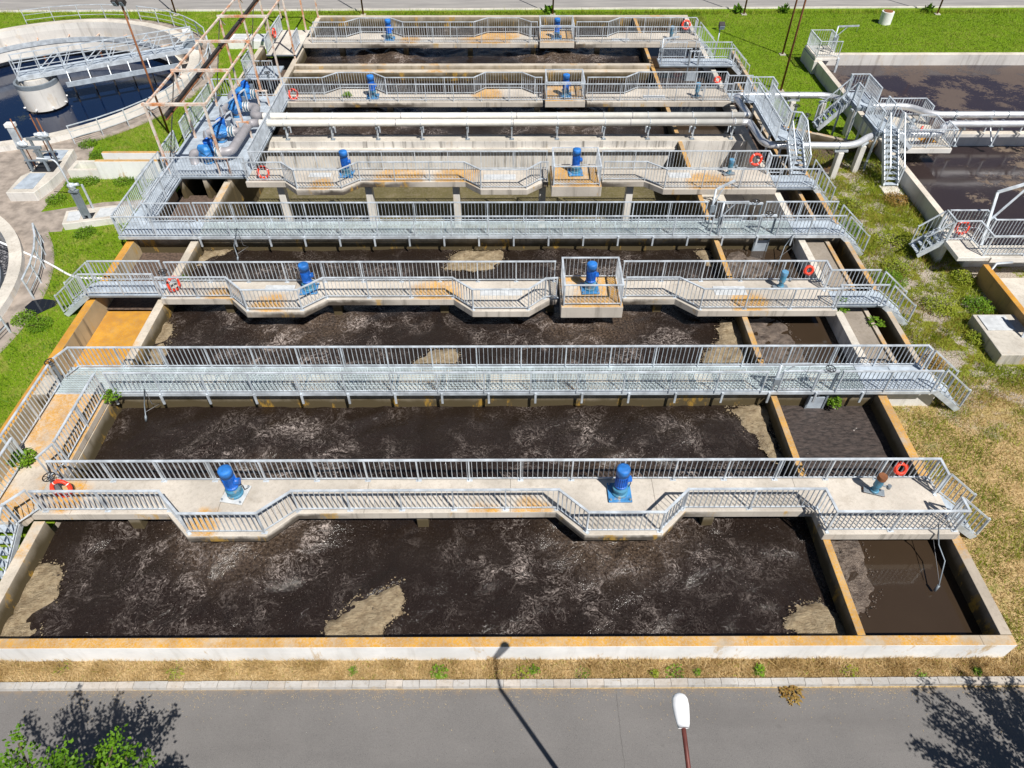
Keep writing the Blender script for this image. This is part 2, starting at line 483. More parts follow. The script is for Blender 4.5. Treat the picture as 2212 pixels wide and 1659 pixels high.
def asphalt_far():
    n = NT('asphalt_worn')
    b = n.noise(vec=n.scalev((0.25, 2.2, 1)), scale=1, detail=6, rough=0.65)
    c = n.mix(n.ramp(b, 0.3, 0.7), (0.235, 0.225, 0.22), (0.34, 0.325, 0.31))
    return n.out(c, 0.9, normal=n.bump(n.noise(scale=50), 0.3, 0.01))
M['asphalt_far'] = asphalt_far()
mb = MB(); mb.add([(-120, -30, 0.004), (120, -30, 0.004), (120, 7.06, 0.004), (-120, 6.98, 0.004)], [(0, 1, 2, 3)])
prop(mb.build('road', 'asphalt'), kind='structure')
mb = MB(); mb.add([(-200, 57.9, 0.006), (200, 62.0, 0.006), (200, 76.0, 0.006), (-200, 74.0, 0.006)], [(0, 1, 2, 3)])
far_road = prop(mb.build('road', 'asphalt_far'), kind='structure')
mb = MB(); mb.bar((-200, 57.8, 0.04), (200, 61.9, 0.04), 0.2, 0.1)
prop(mb.build('kerb', 'con_clean'), kind='structure')
# near kerb made of single stones
kerb = prop(MB().box(-60, 60, 7.07, 7.19, -0.05, 0.075).build('kerb', 'slab_rough'), kind='structure')
M['kerb1'] = concrete('kerb_stone', base=(0.44, 0.425, 0.41), dirt=0.4)
M['kerb2'] = concrete('kerb_stone_warm', base=(0.48, 0.44, 0.40), dirt=0.4)
ks = [unit_mesh('kerb_stone', MB().add([(-.215, .0, -.06), (.215, .0, -.06), (.215, .2, -.06), (-.215, .2, -.06), (-.215, .03, .11), (.215, .03, .11), (.215, .2, .115), (-.215, .2, .115)],
      [(3, 2, 1, 0), (4, 5, 6, 7), (0, 1, 5, 4), (1, 2, 6, 5), (2, 3, 7, 6), (3, 0, 4, 7)]), m) for m in ('kerb1', 'kerb2')]
x = -20.0
while x < 20:
    put('kerb_stone', ks[1 if random.random() < .22 else 0], kerb, (x + .22, 7.03 + 0.004 * x * 0.5 + random.uniform(-.006, .006), random.uniform(-.008, .006)), rotz=random.uniform(-.008, .008))
    x += 0.44

# paved areas around the left tanks
M['paving'] = plain('worn_paving', (0.30, 0.255, 0.22), 0.95, 0.3, 1.6, 0.5)
def annulus(c, r0, r1, z, n=96):
    m = MB()
    vs = [(c[0] + r * math.cos(2 * math.pi * i / n), c[1] + r * math.sin(2 * math.pi * i / n), z) for r in (r0, r1) for i in range(n)]
    return m.add(vs, [(i, n + i, n + (i + 1) % n, (i + 1) % n) for i in range(n)])
mb = annulus(CLA, 10.35, 11.6, 0.012); prop(mb.build('path', 'paving'), kind='structure')
mb = annulus(CLB, 9.4, 10.7, 0.012); prop(mb.build('path', 'paving'), kind='structure')
poly = [(-45, 37.6), (-28.5, 36.8), (-24.9, 37.3), (-23.4, 37.0), (-23.1, 35.5), (-23.2, 33.2), (-23.2, 30.2), (-22.3, 30.5), (-20.5, 31.1), (-18.0, 31.4), (-17.4, 30.7), (-19.6, 30.3), (-21.7, 29.8), (-21.4, 28.5), (-22.2, 28.4), (-22.3, 27.3), (-24, 30), (-45, 31)]
mb = MB(); mb.add([(x, y, 0.006) for x, y in poly], [tuple(range(len(poly)))][:1])
o = mb.build('path', 'paving'); prop(o, kind='structure')
if o.data.polygons[0].normal.z < 0: o.data.polygons[0].flip()

# ------------------------------------------------------------------ basin walls
def wall(label, x0, x1, y0, y1, z0, z1, mat, bevel=0.015):
    return solo(MB().box(x0, x1, y0, y1, z0, z1), 'basin_wall', mat, label, 'wall', bevel=bevel)
def wall_poly(label, poly, z0, z1, mat):
    return solo(MB().prism(poly, z0, z1), 'basin_wall', mat, label, 'wall', bevel=0.015)

wall('white fronted low wall with orange lichen top along the dry verge', -30, 13.28, 7.79, 8.07, -0.4, 0.82, 'con_white')
wall('left side wall of the nearest basin beside the corner stair', -14.32, -13.98, 8.08, 11.70, -0.6, 0.82, 'con_wall')
wall('left side wall of the nearest basin under the lichen covered walkway', -14.32, -13.98, 13.03, 16.93, -0.6, 0.82, 'con_wall')
wall('long orange lichened partition wall crossing all basins near their right end', 9.18, 9.40, 8.08, 55.48, -4.2, 0.815, 'con_part')
wall('lichened outer wall on the right of the nearest compartment beside dry grass', 12.97, 13.28, 8.085, 16.95, -0.6, 0.817, 'con_right')
wall('pale wall between the right compartments and the gravelly slab', 12.97, 13.28, 17.92, 55.48, -4.2, 0.82, 'con_clean')
wall('thin outermost right wall beside the weedy strip', 15.03, 15.25, 17.93, 49.0, -1.0, 0.80, 'con_right')
wall('middle wall of the right hand channel beside the gravelly slab', 14.24, 14.42, 17.935, 44.0, -1.0, 0.70, 'con_right')
wall('white end wall below the steel walkway beside the grass on the right', 13.29, 15.25, 17.05, 17.925, -0.3, 0.95, 'con_clean')
wall('stained dividing wall under the nearest grated walkway', -16.86, 12.965, 16.94, 17.91, -0.6, 0.84, 'con_wall')
wall('stained dividing wall under the second grated walkway', -17.3, 15.02, 26.70, 27.45, -4.2, 0.84, 'con_wall')
pw = wall('streaked wall of the drained basin carrying the pipe brackets', -13.96, 12.96, 35.90, 36.68, -4.2, 0.84, 'con_pit')
MB().box(-13.96, 9.17, 35.72, 35.898, 0.30, 0.46).build('ledge', 'con_clean', pw)
wall('far dividing wall with yellow stains behind the fourth bridge', -13.96, 9.17, 46.22, 46.56, -0.6, 0.90, 'con_wall')
wall('narrow ledge wall in front of the far dividing wall', -13.96, 9.17, 45.72, 46.21, -0.6, 0.66, 'con_wall')
wall('rear wall of the farthest basin beside the far road', -14.3, 13.28, 55.49, 55.85, -0.6, 0.86, 'con_wall')
wall('left inner wall of the basins behind the nearest grated walkway', -14.32, -13.98, 17.92, 26.69, -0.6, 0.82, 'con_wall')
wall('left inner wall of the drained basin beside the dark channel', -14.32, -13.98, 27.46, 35.89, -4.2, 0.82, 'con_wall')
wall('left inner wall of the far basins behind the pump platform', -14.32, -13.98, 35.895, 55.48, -0.6, 0.82, 'con_wall')
wall('orange topped outer left wall beside the lawn', -17.2, -16.87, 12.2, 26.69, -0.8, 0.82, 'con_orange_side')
wall('yellow stained outer left wall of the dark channel under the side walkway', -17.2, -16.87, 27.46, 31.6, -0.8, 0.80, 'con_orange_side')
wall('far left outer wall behind the pump platform', -17.1, -16.8, 41.2, 50.0, -0.8, 0.80, 'con_wall')

def sst(name, mb, mat):
    return prop(mb.build(name, mat), kind='structure')
sst('channel_floor', MB().box(-16.86, -14.33, 17.92, 22.6, -0.5, -0.06), 'con_floor_orange')
sst('channel_floor', MB().box(-16.86, -14.33, 12.2, 16.93, -0.6, -0.1), 'con_walk')
sst('channel_slab', MB().box(13.285, 14.235, 17.935, 26.69, 0.2, 0.62), 'slab_rough')
sst('channel_floor', MB().box(14.425, 15.025, 17.93, 49.0, -1.2, -0.8), 'slab_rough')
sst('basin_floor', MB().box(-13.97, 9.17, 27.46, 35.89, -4.3, -1.8), 'pit_floor')
sst('basin_floor', MB().box(9.41, 12.96, 27.46, 35.89, -3.2, -1.7), 'con_clean')

# ------------------------------------------------------------------ water
AER = [(-8.3, 12.3), (3.3, 12.3), (-8.2, 22.4), (3.2, 22.2), (-8.1, 40.8), (3.25, 40.8), (-8.2, 50.1), (3.2, 50.1)]
def sludge():
    n = NT('aerated_sludge')
    p = n.vmath('MULTIPLY', n.pos(), (1, 1, 0))
    w1 = n.n('ShaderNodeTexNoise'); n.l(p, w1.inputs['Vector']); w1.inputs['Scale'].default_value = 1.1; w1.inputs['Detail'].default_value = 5
    wv = n.vmath('MULTIPLY', n.vmath('SUBTRACT', w1.outputs['Color'], (0.5, 0.5, 0.5)), (1.9, 1.9, 0))
    q = n.vmath('ADD', p, wv)
    def ridge(vec, scale, width, detail=5, rough=0.5):
        v = n.noise(vec=vec, scale=scale, detail=detail, rough=rough)
        return n.ramp(n.math('ABSOLUTE', n.math('SUBTRACT', v, 0.5)), width, width * 0.15)
    r1 = ridge(n.vmath('MULTIPLY', q, (1.0, 1.4, 1)), 1.7, 0.015)
    r2 = ridge(n.vmath('ADD', q, (13.1, 4.7, 0)), 3.4, 0.028)
    r3 = ridge(n.vmath('ADD', q, (3.7, 31.2, 0)), 7.0, 0.048)
    mask = None
    for (ax, ay) in AER:
        d = n.vmath('DISTANCE', p, (ax, ay, 0))
        m = n.math('MULTIPLY', n.ramp(d, 5.2, 2.4), n.ramp(d, 1.0, 2.0, 0.5, 1.0))
        mask = m if mask is None else n.math('MAXIMUM', mask, m)
    lowf = n.noise(vec=p, scale=0.45, detail=4)
    mask = n.math('ADD', n.math('MULTIPLY', mask, 0.75), n.ramp(lowf, 0.40, 0.72, 0.10, 0.46))
    patch = n.ramp(n.noise(vec=q, scale=0.9, detail=6), 0.44, 0.66, 0.08, 1.0)
    patch = n.math('MULTIPLY', patch, n.ramp(n.noise(vec=p, scale=0.17, detail=3), 0.36, 0.62, 0.45, 1.15))
    brk = n.ramp(n.noise(vec=p, scale=9, detail=4, rough=0.7), 0.36, 0.62, 0.15, 1.0)
    fo = n.math('ADD', n.math('MULTIPLY', r1, 0.7), n.math('ADD', n.math('MULTIPLY', r2, 0.8), n.math('MULTIPLY', r3, 0.55)))
    fo = n.math('MULTIPLY', n.math('MULTIPLY', fo, brk), n.math('MULTIPLY', mask, patch), clamp=True)
    glint_dots = n.math('MULTIPLY', n.ramp(n.noise(vec=p, scale=20, detail=2), 0.665, 0.72), n.math('ADD', mask, 0.12), clamp=True)  # small pale foam bits, also painting sun sparkle into the water colour
    fo = n.math('ADD', n.math('MULTIPLY', fo, 1.1), n.math('MULTIPLY', glint_dots, 0.7), clamp=True)
    dark = n.mix(lowf, (0.0125, 0.0080, 0.0062), (0.021, 0.0140, 0.0105))
    # churned brown froth right at the aerators
    core = None
    for (ax, ay) in AER:
        m = n.ramp(n.math('ADD', n.vmath('DISTANCE', p, (ax, ay, 0)), n.math('MULTIPLY', lowf, 0.8)), 3.4 if ay < 36 else 4.4, 1.6)
        core = m if core is None else n.math('MAXIMUM', core, m)
    fr = n.noise(vec=p, scale=11, detail=5, rough=0.75)
    dark = n.mix(n.math('MULTIPLY', core, n.ramp(fr, 0.35, 0.75)), dark, (0.14, 0.10, 0.072))
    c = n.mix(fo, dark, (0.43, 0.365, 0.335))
    h = n.math('ADD', n.math('MULTIPLY', n.noise(vec=q, scale=3.0, detail=6, rough=0.65), 1.0), n.math('MULTIPLY', n.noise(vec=p, scale=13, detail=4, rough=0.7), 0.45))
    bm = n.bump(h, 0.5, 0.09)
    return n.out(c, n.math('ADD', n.math('MULTIPLY', fo, 0.5), 0.14), normal=bm, spec=0.45)
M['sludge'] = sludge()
def still(name, a, b, rough=0.15, scum=None, scale=0.6):
    n = NT(name)
    f = n.noise(scale=scale, detail=5, rough=0.6)
    c = n.mix(f, a, b)
    if scum:
        lo, hi, col = scum
        q = n.vmath('ADD', n.pos(), n.vmath('MULTIPLY', n.vmath('SUBTRACT', n.pos(), n.pos()), (0, 0, 0)))
        m = n.ramp(n.math('ADD', n.noise(scale=0.35, detail=4), n.math('MULTIPLY', n.math('SUBTRACT', n.noise(scale=5.5, detail=7, rough=0.75), 0.5), 0.55)), lo, hi)
        c = n.mix(m, c, n.mix(n.noise(scale=9, detail=4), tuple(v * .6 for v in col), col))
        rough = n.math('ADD', n.math('MULTIPLY', m, 0.6), rough)
    return n.out(c, rough, normal=n.bump(n.noise(scale=5, detail=3), 0.06, 0.03), spec=0.5)
M['brown_water'] = still('still_brown_water', (0.034, 0.0225, 0.0145), (0.046, 0.031, 0.020), 0.08)
M['channel_sludge'] = plain('channel_sludge', (0.10, 0.068, 0.052), 0.75, 0.45, 9.0, 0.9)
def dark_scum():
    n = NT('dark_scum')
    f = n.noise(vec=n.scalev((4.0, 9.0, 1.0)), scale=1.0, detail=7, rough=0.7)
    c = n.mix(n.ramp(f, 0.35, 0.65), (0.020, 0.015, 0.014), (0.075, 0.056, 0.050))
    c = n.mix(n.ramp(n.noise(scale=3.4, detail=3, rough=0.6), 0.715, 0.735), c, (0.45, 0.40, 0.38))
    return n.out(c, 0.65, normal=n.bump(f, 0.9, 0.05))
M['scum_dark'] = dark_scum()
M['tank_water'] = still('tank_water', (0.028, 0.020, 0.026), (0.040, 0.028, 0.030), 0.10, (0.50, 0.56, (0.125, 0.092, 0.078)))
M['tank_water2'] = still('tank_water_open', (0.028, 0.020, 0.022), (0.042, 0.030, 0.028), 0.12, (0.58, 0.66, (0.20, 0.15, 0.11)))
M['blue_water'] = still('clarifier_water', (0.002, 0.009, 0.034), (0.004, 0.014, 0.046), 0.07, (0.66, 0.86, (0.10, 0.11, 0.045)), 0.3)
M['pit_water'] = still('stale_water', (0.05, 0.048, 0.016), (0.075, 0.066, 0.022), 0.2)

def waves(X, Y):
    Z = np.zeros_like(X)
    near = np.zeros_like(X)
    for (ax, ay) in AER:
        d = np.hypot(X - ax, Y - ay)
        near = np.maximum(near, np.exp(-(d / 3.2) ** 2))
        Z += (0.26 if ay > 36 else 0.07) * np.exp(-(d / 2.1) ** 2) * (1 + .5 * np.sin(X * 3.1 + 1.7 * np.sin(Y * 4)) * np.sin(Y * 5.3 + X))
        Z += 0.020 * np.sin(d * 4.3 + 0.8 * np.sin(X * 0.9 + Y)) * np.exp(-d / 5.0)
    r = np.random.default_rng(5)
    U = X + 0.5 * np.sin(Y * 0.9 + 1.3) + 0.25 * np.sin(1.9 * X + 2.3 * Y); V = Y + 0.5 * np.sin(X * 0.8) + 0.2 * np.sin(2.7 * X - 1.7 * Y)
    for k in range(22):
        th = r.uniform(0, math.pi); f = r.uniform(1.2, 9.0); a = 0.021 / f ** 0.8
        Z += a * (1 + 1.6 * near) * np.sin(f * (U * math.cos(th) + V * math.sin(th)) + r.uniform(0, 6.28))
    return Z
def wsheet(name, mat, x0, x1, y0, y1, z, step=0.11, amp=1.0):
    nx = int((x1 - x0) / step) + 2; ny = int((y1 - y0) / step) + 2
    X, Y = np.meshgrid(np.linspace(x0, x1, nx), np.linspace(y0, y1, ny))
    Z = z + waves(X, Y) * amp
    co = np.stack([X, Y, Z], -1).reshape(-1, 3)
    i = np.arange(nx * ny).reshape(ny, nx)
    q = np.stack([i[:-1, :-1], i[:-1, 1:], i[1:, 1:], i[1:, :-1]], -1).reshape(-1, 4)
    me = bpy.data.meshes.new(name)
    me.vertices.add(len(co)); me.vertices.foreach_set('co', co.ravel())
    me.loops.add(q.size); me.loops.foreach_set('vertex_index', q.ravel().astype(np.int32))
    me.polygons.add(len(q)); me.polygons.foreach_set('loop_start', np.arange(0, q.size, 4, dtype=np.int32))
    me.polygons.foreach_set('use_smooth', np.ones(len(q), bool))
    me.materials.append(M[mat]); me.update(calc_edges=True)
    o = bpy.data.objects.new(name, me); COL.objects.link(o)
    return prop(o, kind='structure')
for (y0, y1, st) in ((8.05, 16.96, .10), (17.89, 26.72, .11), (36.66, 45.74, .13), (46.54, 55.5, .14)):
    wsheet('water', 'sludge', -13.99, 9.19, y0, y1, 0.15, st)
wsheet('water', 'brown_water', 9.38, 12.99, 8.05, 11.9, 0.14, .3, .1)
wsheet('water', 'scum_dark', 9.38, 12.99, 11.9, 16.96, 0.15, .1, .35)
wsheet('water', 'brown_water', 9.38, 12.99, 17.89, 26.72, 0.14, .3, .1)
wsheet('water', 'brown_water', 9.38, 12.99, 36.66, 55.5, 0.14, .3, .1)
wsheet('water', 'channel_sludge', -16.88, -14.30, 22.6, 26.72, 0.02, .15, .3)
wsheet('water', 'channel_sludge', -16.88, -14.30, 27.44, 31.9, -0.1, .15, .3)
wsheet('water', 'channel_sludge', -16.88, -14.30, 41.0, 50.0, -0.1, .3, .3)
wsheet('water', 'channel_sludge', 13.27, 14.25, 27.4, 44.0, 0.0, .2, .3)
wsheet('water', 'tank_water', 20.58, 90, 37.08, 48.25, 0.10, .6, .15)
wsheet('water', 'tank_water2', 20.58, 90, 25.9, 36.75, 0.10, .6, .15)

# floating foam mats
def foam_material(name, a, b):
    n = NT(name)
    f = n.noise(scale=4.0, detail=6, rough=0.7)
    r_ = n.noise(vec=n.scalev((5.0, 14.0, 1.0)), scale=1.0, detail=6, rough=0.7)
    g = n.noise(scale=30, detail=3)
    c = n.mix(n.ramp(f, 0.3, 0.7), a, b)
    c = n.mix(n.math('MULTIPLY', n.ramp(r_, 0.52, 0.68), 0.35), c, tuple(x * 0.45 for x in a))
    c = n.mix(n.ramp(n.noise(scale=2.6, detail=7, rough=0.75), 0.63, 0.67), c, (0.022, 0.015, 0.011))
    return n.out(c, 0.3, normal=n.bump(n.math('ADD', n.math('ADD', f, r_), n.math('MULTIPLY', g, 0.5)), 1.0, 0.08))
M['foam'] = foam_material('foam_beige', (0.22, 0.16, 0.095), (0.43, 0.345, 0.225))
M['foam_dark'] = foam_material('foam_grey_brown', (0.075, 0.055, 0.045), (0.24, 0.19, 0.155))

def blob(name, poly, z, mat, label, h=0.02, cat='foam', step=0.11, group=None):
    # smooth + roughen the outline, then a slightly domed, rippled mat
    P = [Vector(p) for p in poly]
    for _ in range(5):
        Q = []
        for i in range(len(P)):
            a, b = P[i], P[(i + 1) % len(P)]
            d = b - a; nrm = Vector((d.y, -d.x))
            L = d.length
            m = (a + b) / 2 + (nrm / max(L, 1e-6)) * random.uniform(-.2, .2) * min(L, .9)
            Q += [a, m] if L > 0.07 else [a]
        P = Q
    out = [(p.x, p.y) for p in P]
    xs = [p[0] for p in out]; ys = [p[1] for p in out]
    x_l, x_h = (-13.97, 9.17) if xs[0] < 9.2 else (9.41, 12.96)
    bounds = (x_l, x_h, [b for b in (8.08, 17.9) if b < ys[0]][-1], [b for b in (16.93, 26.69) if b > ys[0] - .05][0])
    vs = [Vector(p) for p in out]; n = len(vs); es = [(i, (i + 1) % n) for i in range(n)]
    y = min(ys)
    def inside(x, y):
        c = False
        for i in range(n):
            x1, y1 = out[i]; x2, y2 = out[(i + 1) % n]
            if (y1 > y) != (y2 > y) and x < (x2 - x1) * (y - y1) / (y2 - y1) + x1: c = not c
        return c
    pts = []
    while y < max(ys):
        x = min(xs)
        while x < max(xs):
            jx, jy = x + random.uniform(-.04, .04), y + random.uniform(-.04, .04)
            if inside(jx, jy): pts.append(Vector((jx, jy)))
            x += step
        y += step
    v2, e2, f2, *_ = delaunay_2d_cdt(vs + pts, es, [], 1, 1e-4)
    ob = np.array(out)
    V = []
    for v in v2:
        d = np.min(np.hypot(ob[:, 0] - v.x, ob[:, 1] - v.y))
        k = min(1.0, d / 0.14)
        zz = z - 0.05 + (0.05 + h) * k ** 0.5 + 0.022 * k * (math.sin(v.x * 5 + 2 * math.sin(v.y * 3)) + math.sin(v.y * 7 - v.x * 6) + .6 * math.sin(v.y * 15 - v.x * 11)) + random.uniform(-.008, .008)
        V.append((v.x, v.y, zz))
    fs = [tuple(f) for f in f2]
    m = MB(); m.add(V, fs, True)
    for _ in range(int(n * 2.2)):
        i = random.randrange(n); q = P[i]; rr = abs(random.gauss(0, .10)); a = random.uniform(0, 6.28)
        fx, fy, fr = q.x + rr * math.cos(a), q.y + rr * math.sin(a), random.uniform(.008, .032)
        if inside(fx, fy) or not bounds[0] < fx < bounds[1] or not bounds[2] < fy < bounds[3]: continue
        k = random.randint(4, 6)
        m.add([(fx + fr * random.uniform(.5, 1.5) * math.cos(6.283 * j / k), fy + fr * random.uniform(.5, 1.2) * math.sin(6.283 * j / k), z + .015) for j in range(k)], [tuple(range(k))])
    o = m.build(name, mat)
    for p in o.data.polygons:
        if p.normal.z < 0: p.flip()
    return prop(o, label, cat, group)
Z = 0.21
blob('foam_mat', [(-13.99, 9.4), (-13.99, 10.6), (-13.6, 10.62), (-13.24, 10.47), (-13.1, 9.9), (-12.95, 9.58), (-13.1, 9.1), (-13.02, 8.76), (-12.9, 8.1), (-13.99, 8.1)], Z, 'foam', 'beige foam mat in the front left corner of the nearest basin')
blob('foam_mat', [(-5.1, 8.1), (-5.02, 8.86), (-4.41, 9.55), (-3.27, 9.98), (-3.05, 9.55), (-3.03, 8.99), (-3.39, 8.79), (-3.41, 8.1)], Z, 'foam', 'beige foam mat against the middle of the white fronted wall')
blob('foam_mat', [(7.55, 8.6), (7.68, 8.88), (8.1, 9.29), (8.65, 9.36), (8.93, 9.22), (9.17, 9.0), (9.17, 8.1), (8.2, 8.1)], Z, 'foam', 'small beige foam mat in the front right corner of the nearest basin')
blob('foam_mat', [(7.71, 16.8), (8.39, 16.92), (9.17, 16.92), (9.17, 14.3), (8.75, 14.4), (8.55, 15.55), (8.11, 16.09)], Z, 'foam', 'beige foam wedge below the nearest grated walkway at the partition wall')
blob('foam_mat', [(8.28, 21.16), (8.68, 21.73), (9.17, 21.7), (9.17, 18.2), (8.0, 18.0), (7.37, 19.2), (8.07, 20.19)], Z, 'foam', 'beige foam strip at the partition wall in front of the second bridge')
blob('foam_mat', [(-3.8, 18.5), (-3.52, 19.44), (-2.93, 19.97), (-2.12, 19.96), (-2.0, 19.3), (-2.2, 18.6)], Z, 'foam', 'pale foam patch behind the railing of the nearest grated walkway')
blob('foam_mat', [(-2.95, 25.2), (-2.66, 26.2), (-1.9, 26.66), (-0.46, 26.66), (-0.30, 26.2), (-0.55, 25.2), (-1.8, 25.0)], Z, 'foam', 'round beige foam mat below the middle of the second grated walkway')
blob('foam_mat', [(-13.99, 26.68), (-12.75, 26.68), (-13.0, 26.3), (-13.5, 26.1), (-13.7, 25.4), (-13.99, 25.2)], Z, 'foam', 'beige foam corner at the left end below the second grated walkway')
blob('foam_mat', [(8.46, 26.3), (8.8, 26.66), (9.17, 26.66), (9.17, 25.1), (8.7, 25.4)], Z, 'foam', 'beige foam corner at the right end below the second grated walkway')
blob('foam_mat', [(-13.99, 18.6), (-13.99, 21.7), (-13.7, 21.5), (-13.55, 20.41), (-13.3, 19.3), (-13.2, 18.3)], Z, 'foam', 'narrow beige foam strip along the left wall before the second bridge')
blob('scum_mat', [(9.41, 8.8), (9.41, 11.6), (10.55, 11.5), (10.7, 10.84), (10.5, 10.2), (10.6, 9.7), (10.2, 9.2), (9.8, 8.9)], 0.155, 'foam_dark', 'bubbly grey brown scum on the nearest right compartment water', h=0.02, cat='scum')
blob('scum_mat', [(9.42, 18.0), (9.42, 21.9), (11.0, 21.9), (11.2, 20.8), (11.5, 19.9), (11.6, 18.0)], 0.155, 'foam_dark', 'grey brown scum on the right compartment before the second bridge', h=0.02, cat='scum')
blob('scum_mat', [(9.6, 25.9), (9.9, 26.6), (10.5, 26.6), (10.97, 26.2), (11.73, 25.5), (11.0, 24.6), (9.5, 24.3)], 0.155, 'foam_dark', 'grey brown scum patch on the right compartment behind the second bridge', h=0.02, cat='scum')

# ------------------------------------------------------------------ railings
ME_POST = unit_mesh('post', MB().box(-.02, .02, -.035, .035, 0, 1), 'galv')
ME_BAL = unit_mesh('baluster', MB().box(-.006, .006, -.019, .019, 0, 1), 'galv')
ME_FOOT = unit_mesh('base_plate', MB().box(-.09, .09, -.05, .05, 0, .014), 'galv')

def railing(label, pts, h=1.0, post=1.62, gap=0.155, feet=False, group=None, cat='railing', name='railing', infill=True):
    pts = [Vector(p if len(p) == 3 else (p[0], p[1], 1.15)) for p in pts]
    t = thing(name, label, cat, pts[0], group)
    top = MB(); low = MB(); seen = []
    for i in range(len(pts) - 1):
        a, b = pts[i], pts[i + 1]
        d = b - a; L = Vector((d.x, d.y)).length
        up = Vector((0, 0, h))
        ext = d.normalized() * 0.035; rz = math.atan2(d.y, d.x)
        top.bar(a + up - ext, b + up + ext, 0.075, 0.035 + 0.002 * (i % 2))
        if infill: low.bar(a + Vector((0, 0, .11)), b + Vector((0, 0, .11)), 0.035, 0.03 + 0.002 * (i % 2))
        np_ = max(1, round(L / post))
        for k in range(np_ + 1):
            p = a + d * (k / np_)
            if any((p - q).length < 0.05 for q in seen): continue
            seen.append(p)
            po = put('post', ME_POST, t, p, (1, 1, h), rz)
            if feet:
                put('base_plate', ME_FOOT, po, p + Vector((0, 0, .0)), (1, 1, 1.0 / h))
                po.children[0].location = (0, 0, 0.002)
        if infill:
            nb = max(1, round(L / gap))
            for k in range(1, nb):
                if abs(k / nb * np_ - round(k / nb * np_)) < 0.4 * np_ / nb: continue
                p = a + d * (k / nb)
                put('baluster', ME_BAL, t, p + Vector((0, 0, .11)), (1, 1, h - .12), rz)
    top.build('top_rail', 'galv', t)
    if infill: low.build('bottom_rail', 'galv', t)
    else:
        mid = MB()
        for i in range(len(pts) - 1):
            for hh in (.35, .68): mid.bar(pts[i] + Vector((0, 0, h * hh)), pts[i + 1] + Vector((0, 0, h * hh)), .03, .03)
        mid.build('middle_rail', 'galv', t)
    return t

# ------------------------------------------------------------------ concrete bridges
STUBS = [-11.5, -7.1, -2.7, 1.65, 6.05]
ORD = ['nearest', 'second', 'third', 'fourth', 'farthest']
def bridge(i, poly, yb, plats=(), hatches=(), deep=0.15):
    t = thing('concrete_bridge', {0: 'nearest pale concrete service bridge with two bays carrying blue motors', 1: 'second pale concrete service bridge from the front with orange patches',
              2: 'third concrete service bridge, over the drained basin', 3: 'fourth concrete service bridge, behind the twin pipes', 4: 'farthest concrete service bridge near the rear wall'}[i], 'bridge', (0, yb, 0.85))
    MB().prism(poly, 0.85, 1.15).build('deck', 'con_deck', t, bevel=0.02)
    for x in STUBS:
        MB().box(x - .17, x + .17, yb - .22, yb + .22, -4.0 if deep < -1 else deep - .5, 0.848).build('column', 'con_clean' if deep < -1 else 'con_wall', t, bevel=0.02)
    for (x0, x1, y0, y1) in plats:
        MB().box(x0, x1, y0, y1, 0.80 if i < 3 else .84, 1.34 if i < 3 else 1.22).build('motor_platform', 'con_plat', t, bevel=0.02)
    for (x0, x1, y0, y1) in hatches:
        MB().box(x0, x1, y0, y1, 1.152, 1.175).build('cover_plate', 'hatch', t, bevel=0.006)
    return t

bridge(0, [(-14.3, 13.02), (13.06, 13.02), (13.06, 10.95), (9.10, 10.95), (9.06, 11.75), (5.2, 11.75), (4.4, 10.95), (2.15, 10.95), (1.35, 11.75), (-6.35, 11.72), (-7.1, 10.95), (-9.4, 10.95), (-10.2, 11.72), (-14.3, 11.72)], 12.1)
bridge(1, [(-13.97, 23.08), (1.9, 23.08), (1.9, 21.83), (1.6, 21.83), (.74, 21.08), (-1.47, 21.08), (-2.25, 21.83), (-7.3, 21.83), (-8.1, 21.08), (-10.35, 21.08), (-11.15, 21.9), (-13.97, 21.9)], 22.4,
       [(2.0, 4.42, 21.08, 23.06)], [(-9.95, -8.75, 22.35, 22.75), (-1.2, 0.5, 22.05, 22.5), (8.25, 9.55, 22.05, 22.62)])
MB().prism([(4.52, 23.08), (12.86, 23.08), (12.86, 21.08), (7.4, 21.08), (6.6, 21.83), (4.52, 21.83)], 0.85, 1.15).build('deck', 'con_deck', bpy.data.objects['concrete_bridge.001'], bevel=0.02)
bridge(2, [(-13.0, 32.28), (1.9, 32.28), (1.9, 31.03), (1.7, 31.03), (.84, 30.28), (-1.41, 30.28), (-2.18, 31.03), (-7.36, 31.03), (-8.12, 30.28), (-10.34, 30.28), (-11.07, 31.03), (-13.0, 31.03)], 31.6,
       [(2.02, 4.44, 30.2, 32.26)], [(-10.0, -8.9, 31.5, 31.9), (-1.3, 0.3, 31.2, 31.7), (7.9, 9.0, 31.35, 31.85)], deep=-3)
MB().prism([(4.54, 32.28), (12.96, 32.28), (12.96, 30.28), (7.46, 30.28), (6.62, 31.03), (4.54, 31.03)], 0.85, 1.15).build('deck', 'con_deck', bpy.data.objects['concrete_bridge.002'], bevel=0.02)
bridge(3, [(-13.97, 40.12), (1.95, 40.12), (1.95, 41.28), (1.5, 41.28), (.74, 42.03), (-1.43, 42.03), (-2.08, 41.28), (-7.28, 41.28), (-8.13, 42.05), (-10.18, 42.05), (-10.96, 41.28), (-13.97, 41.28)], 40.7,
       [(2.08, 4.42, 40.10, 42.25)], [(7.9, 9.2, 40.6, 41.0)])
MB().prism([(4.52, 40.12), (12.96, 40.12), (12.96, 42.05), (7.68, 42.05), (6.83, 41.28), (4.52, 41.28)], 0.85, 1.15).build('deck', 'con_deck', bpy.data.objects['concrete_bridge.003'], bevel=0.02)
